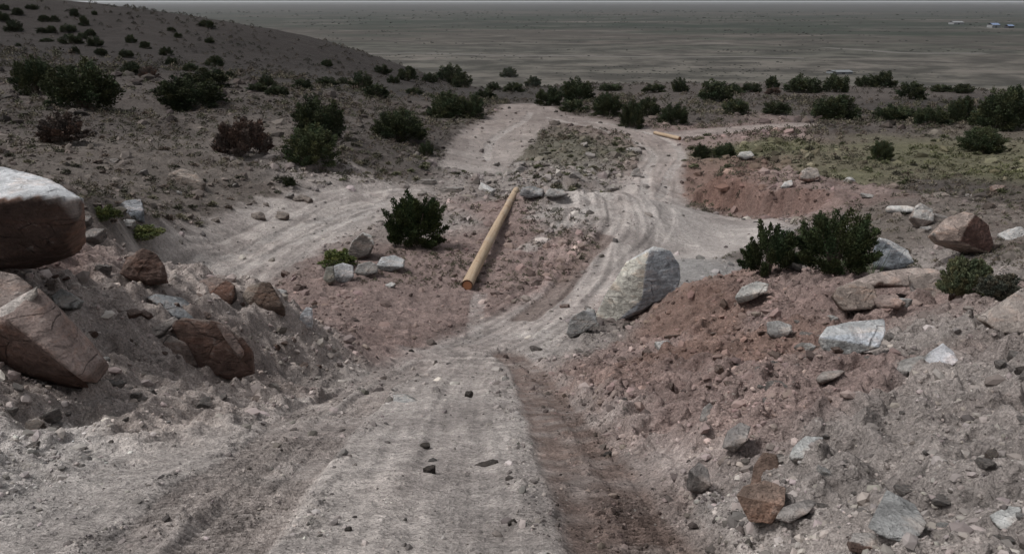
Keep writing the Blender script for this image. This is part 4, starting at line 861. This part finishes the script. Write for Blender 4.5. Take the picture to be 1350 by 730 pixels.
def scrub(name, n, r0, r1, azm, pal, label, smin, dens=.6, hgt=.8):
    x, y, r = scatter(n, r0, r1, azm); z_, rgb_, rd_ = features(x, y); cl = sstep(pnoise(x / (.06 * r + 2), y / (.06 * r + 2), 71), -.3, .4)
    sl = soil(x, y); k = (rd_ < .2) & (nrs.rand(len(x)) < dens * (.15 + .85 * cl)) & (sl[:, 3] > .28); x, y, r = x[k], y[k], r[k]; z = base_h(x, y) + z_[k]
    green = sstep(sl[k, 1] / sl[k, 0], .91, .945)
    v0, f0, c0 = tuft_mesh(9, (1, 1, 1), 26); s = smin * np.maximum(r, 18) * nrs.uniform(.5, 1.5, len(x)); a = nrs.uniform(0, 6.28, len(x)); ca, sa = np.cos(a), np.sin(a)
    vx = v0[None, :, 0] * ca[:, None] - v0[None, :, 1] * sa[:, None]; vy = v0[None, :, 0] * sa[:, None] + v0[None, :, 1] * ca[:, None]
    V = np.stack([vx * s[:, None] + x[:, None], vy * s[:, None] + y[:, None], v0[None, :, 2] * s[:, None] * hgt + z[:, None]], -1).reshape(-1, 3)
    Fq = (f0[None] + (np.arange(len(x)) * len(v0))[:, None, None]).reshape(-1, 4); pal = np.array(pal); pc = pal[nrs.randint(0, len(pal), len(x))]
    pc = pc * (1 - green[:, None]) + np.array([.092, .094, .048]) * nrs.uniform(.6, 1.5, (len(x), 1)) * green[:, None]
    C = (pc[:, None] * nrs.uniform(.7, 1.3, (len(x), len(v0) // 4, 1))).repeat(4, 1).reshape(-1, 3)
    tag(link(name, np_mesh(name, V, Fq, M_FOL, C)), label, 'scrub', None, 'stuff')
scrub('low_scrub', 24000, 17, 100, 37, [(.075, .07, .052), (.11, .088, .07), (.17, .15, .11), (.085, .085, .055)], 'low dry scrub scattered over the slopes and the flat', .0075, .75)
scrub('hill_scrub', 14000, 60, 215, 37, [(.03, .03, .022), (.055, .047, .038), (.085, .074, .06)], 'fine scrub speckling the far hill and the brow', .0048, .6)

# dark distant scrub on the valley floor
n = 9000; r = np.exp(nrs.uniform(math.log(560), math.log(6500), n)); a = np.radians(nrs.uniform(-38, 38, n)); x, y = r * np.sin(a), r * np.cos(a)
k = nrs.rand(n) < sstep(pnoise(x / 420, y / 130, 81) + .4 * pnoise(x / 60, y / 40, 82), .05, .55); x, y, r = x[k], y[k], r[k]
iv, if_ = ico(1); sz = .0007 * r * nrs.uniform(.5, 1.6, len(x)); cols = np.array([.03, .032, .027]) * nrs.uniform(.7, 1.7, (len(x), 1))
v = (iv[None] * (1 + .35 * nrs.uniform(-1, 1, (len(x), len(iv), 1))) * sz[:, None, None] * np.array([1.6, 1.6, .55])) + np.stack([x, y, np.full(len(x), -70.) + sz * .2], 1)[:, None]
f = (if_[None] + (np.arange(len(x)) * len(iv))[:, None, None]).reshape(-1, 3)
tag(link('valley_scrub', np_mesh('valley_scrub', v.reshape(-1, 3), f, M_FOL, np.repeat(cols, len(iv), 0))), 'dark scrub scattered in drifts over the valley floor', 'scrub', None, 'stuff')

# ------------------------------------------------------------------ the two poles
def wood_material():
    m, n, b = new_mat('peeled_pine'); tc = N(n, 'ShaderNodeTexCoord'); mp = N(n, 'ShaderNodeMapping'); mp.inputs['Scale'].default_value = (14, 14, .7); n.links.new(tc.outputs['Object'], mp.inputs['Vector'])
    f = noise(n, mp.outputs[0], 1.5, 6, .65); g = noise(n, tc.outputs['Object'], .9, 4, .6); h = noise(n, tc.outputs['Object'], 6, 4, .6)
    c = mix(n, ramp(n, f, .3, .7), (.30, .215, .145), (.44, .345, .25)); c = mix(n, ramp(n, g, .5, .7, 0, .5), c, (.38, .33, .28)); c = mix(n, ramp(n, h, .56, .68, 0, .75), c, (.26, .15, .08))
    n.links.new(c, b.inputs['Base Color']); b.inputs['Roughness'].default_value = .7; bump(n, f, .5, .01, b); return m
def cutend_material():
    m, n, b = new_mat('cut_wood_end'); tc = N(n, 'ShaderNodeTexCoord'); ln = N(n, 'ShaderNodeVectorMath', operation='LENGTH'); mp = N(n, 'ShaderNodeMapping'); mp.inputs['Scale'].default_value = (1, 1, 0); n.links.new(tc.outputs['Object'], mp.inputs['Vector'])
    n.links.new(mp.outputs[0], ln.inputs[0]); c = mix(n, ramp(n, ln.outputs['Value'], .085, .115), (.30, .14, .075), (.045, .028, .02)); n.links.new(c, b.inputs['Base Color']); return m
M_WOOD, M_END = wood_material(), cutend_material()
def pole(name, label, p0, p1, r0, r1, seed):
    L = (p1 - p0).length; ns, nr = 28, 40; V, Fq = [], []
    for i in range(nr + 1):
        t = i / nr; rad = r0 + (r1 - r0) * t; cx = .012 * math.sin(t * 3.1 + seed) * L * .15; cy = .010 * math.sin(t * 4.3) * L * .1
        for j in range(ns):
            a = j / ns * 2 * math.pi; q = rad * (1 + .035 * math.sin(3 * a + i * .35) + .02 * rnd.uniform(-1, 1)); q *= .97 if i in (0, nr) else 1
            V.append((cx + q * math.cos(a), cy + q * math.sin(a), t * L))
    for i in range(nr):
        for j in range(ns): a = i * ns + j; b = i * ns + (j + 1) % ns; Fq.append((a, b, b + ns, a + ns))
    o = link(name, np_mesh(name, np.array(V), np.array(Fq), M_WOOD, None, True)); o.location = p0; o.rotation_euler = (p1 - p0).to_track_quat('Z', 'Y').to_euler(); tag(o, label, 'pole')
    for z_, rr_, fl in ((-.004, r0, 1), (L + .004, r1, 0)):
        off = Vector(V[0 if fl else nr * ns]) - Vector((rr_ * .97, 0, 0)); vs = [(rr_ * 1.0 * math.cos(j / ns * 6.28318), rr_ * 1.0 * math.sin(j / ns * 6.28318), (0 if fl else 0)) for j in range(ns)]
        vs += [(rr_ * .8 * math.cos(j / ns * 6.28318), rr_ * .8 * math.sin(j / ns * 6.28318), .012 if fl else -.012) for j in range(ns)]
        bm = bmesh.new(); bv = [bm.verts.new(p) for p in vs]
        for j in range(ns): bm.faces.new((bv[j], bv[(j + 1) % ns], bv[ns + (j + 1) % ns], bv[ns + j]))
        bm.faces.new(bv[ns:]); me = bpy.data.meshes.new('cut_end'); bm.to_mesh(me); bm.free(); me.materials.append(M_END)
        link('cut_end', me, o, (V[0][0] - rr_ * .97 if fl else V[nr * ns][0] - rr_ * .97, V[0][1] if fl else V[nr * ns][1], z_))
    return o
p0 = sit(617, 383); p1 = at(680, 250, 28.8); R0, R1 = px2m(15.5, p0) / 2, px2m(8.2, p1) / 2
print('pole', p0, p1, R0, R1)
pole('wooden_pole', 'long peeled yellow-brown wooden pole lying on the slope between bush and tracks', p0 + Vector((0, 0, R0 * .75)), p1, R0, R1, 1)
q0 = sit(896, 185); q1 = sit(863, 177); rr_ = px2m(5.0, q0) / 2
pole('wooden_pole', 'smaller pale wooden pole lying beside the far road bend', q0 + Vector((0, 0, rr_)), q1 + Vector((0, 0, rr_)), rr_, rr_ * .9, 4)

# ------------------------------------------------------------------ far buildings on the valley floor
def flat_mat(name, c, rough=.8):
    m, n, b = new_mat(name); b.inputs['Roughness'].default_value = rough; tc = N(n, 'ShaderNodeTexCoord'); f = noise(n, tc.outputs['Object'], .4, 4)
    n.links.new(mix(n, ramp(n, f, .3, .7), tuple(q * .9 for q in c), tuple(min(q * 1.08, .85) for q in c)), b.inputs['Base Color']); return m
M_WWALL = flat_mat('white_sheet', (.22, .225, .23)); M_BROOF = flat_mat('blue_roof', (.16, .21, .32)); M_GROOF = flat_mat('grey_roof', (.17, .18, .19)); M_DARKW = flat_mat('dark_opening', (.04, .04, .045))
def shed(name, label, px, py, wpx, hpx, dep, wm, rm):
    a, b = ray(px, py); Y = -70 / b; p = Vector((a * Y, Y, -70)); w = px2m(wpx, p); h = px2m(hpx, p); e = bpy.data.objects.new(name, None); COL.objects.link(e); e.location = p; e.rotation_euler = (0, 0, .15); tag(e, label, 'building')
    hw = h * .62; x0, x1, y0, y1 = -w / 2, w / 2, 0, dep
    wv = np.array([(x0, y0, -1), (x1, y0, -1), (x1, y1, -1), (x0, y1, -1), (x0, y0, hw), (x1, y0, hw), (x1, y1, hw), (x0, y1, hw)]); wf = np.array([(0, 1, 5, 4), (1, 2, 6, 5), (2, 3, 7, 6), (3, 0, 4, 7)])
    link('wall', np_mesh('wall', wv, wf, wm), e)
    o_ = .6; rv = np.array([(x0 - o_, y0 - o_, hw), (x1 + o_, y0 - o_, hw), (x1 + o_, dep / 2, h), (x0 - o_, dep / 2, h), (x1 + o_, y1 + o_, hw), (x0 - o_, y1 + o_, hw)]); rf = np.array([(0, 1, 2, 3), (3, 2, 4, 5)])
    link('roof', np_mesh('roof', rv, rf, rm), e)
    dv = np.array([(-w * .08, -.05, -.2), (w * .08, -.05, -.2), (w * .08, -.05, hw * .7), (-w * .08, -.05, hw * .7)]); link('door', np_mesh('door', dv, np.array([(0, 1, 2, 3)]), M_DARKW), e)
shed('farm_shed', 'long bright white shed far out on the valley floor', 1264, 32.5, 15, 4, 26, M_WWALL, M_WWALL)
shed('farm_house', 'tiny blue-roofed house far out, nearer the white shed', 1313, 37, 11, 6, 22, M_WWALL, M_BROOF)
shed('farm_house', 'tiny dark blue-roofed house far out, nearer the frame edge', 1333, 37.5, 8, 4.5, 16, M_DARKW, M_BROOF)
shed('farm_shed', 'long pale grey shed seen just over the trees on the brow', 1112, 98, 26, 4.5, 16, M_GROOF, M_GROOF)
M_TRK = flat_mat('pale_track', (.115, .107, .097))
def strip(name, pts, wpx):
    c = []
    for px, py in pts: a, b = ray(px, py); Y = -69.9 / b; c.append(Vector((a * Y, Y, -69.9)))
    V = []
    for i, p in enumerate(c):
        t = (c[min(i + 1, len(c) - 1)] - c[max(i - 1, 0)]).normalized(); s = Vector((-t.y, t.x, 0)) * wpx * (.8 + .4 * rnd.random()) / 2
        V += [(p - s)[:], (p + s)[:]]
    f = [(2 * i, 2 * i + 2, 2 * i + 3, 2 * i + 1) for i in range(len(c) - 1)]
    tag(link(name, np_mesh(name, np.array(V), np.array(f)[:, ::-1], M_TRK)), kind='structure')
strip('track', [(1085, 63), (1120, 65), (1150, 67), (1180, 69.5), (1215, 70.5), (1250, 70.2), (1300, 70.5)], 26)
strip('track', [(440, 72), (540, 70), (620, 72), (680, 74), (740, 73.5), (820, 75), (900, 75.5), (980, 75), (1060, 77)], 20)

# ------------------------------------------------------------------ the air
hm = bpy.data.materials.new('thin_air'); hm.use_nodes = True; hn = hm.node_tree; hn.nodes.clear()
pv = hn.nodes.new('ShaderNodeVolumePrincipled'); pv.inputs['Color'].default_value = (.88, .89, .92, 1); pv.inputs['Density'].default_value = 2.0e-5; pv.inputs['Anisotropy'].default_value = .2
ho = hn.nodes.new('ShaderNodeOutputMaterial'); hn.links.new(pv.outputs[0], ho.inputs['Volume'])
bm = bmesh.new(); bmesh.ops.create_cube(bm, size=1); bmesh.ops.scale(bm, vec=(820000, 820000, 78), verts=bm.verts); bmesh.ops.translate(bm, vec=(0, 0, -72 + 39), verts=bm.verts)
me = bpy.data.meshes.new('haze'); bm.to_mesh(me); bm.free(); me.materials.append(hm)
tag(link('haze', me), 'thin bluish air over the whole valley', 'haze', None, 'stuff')
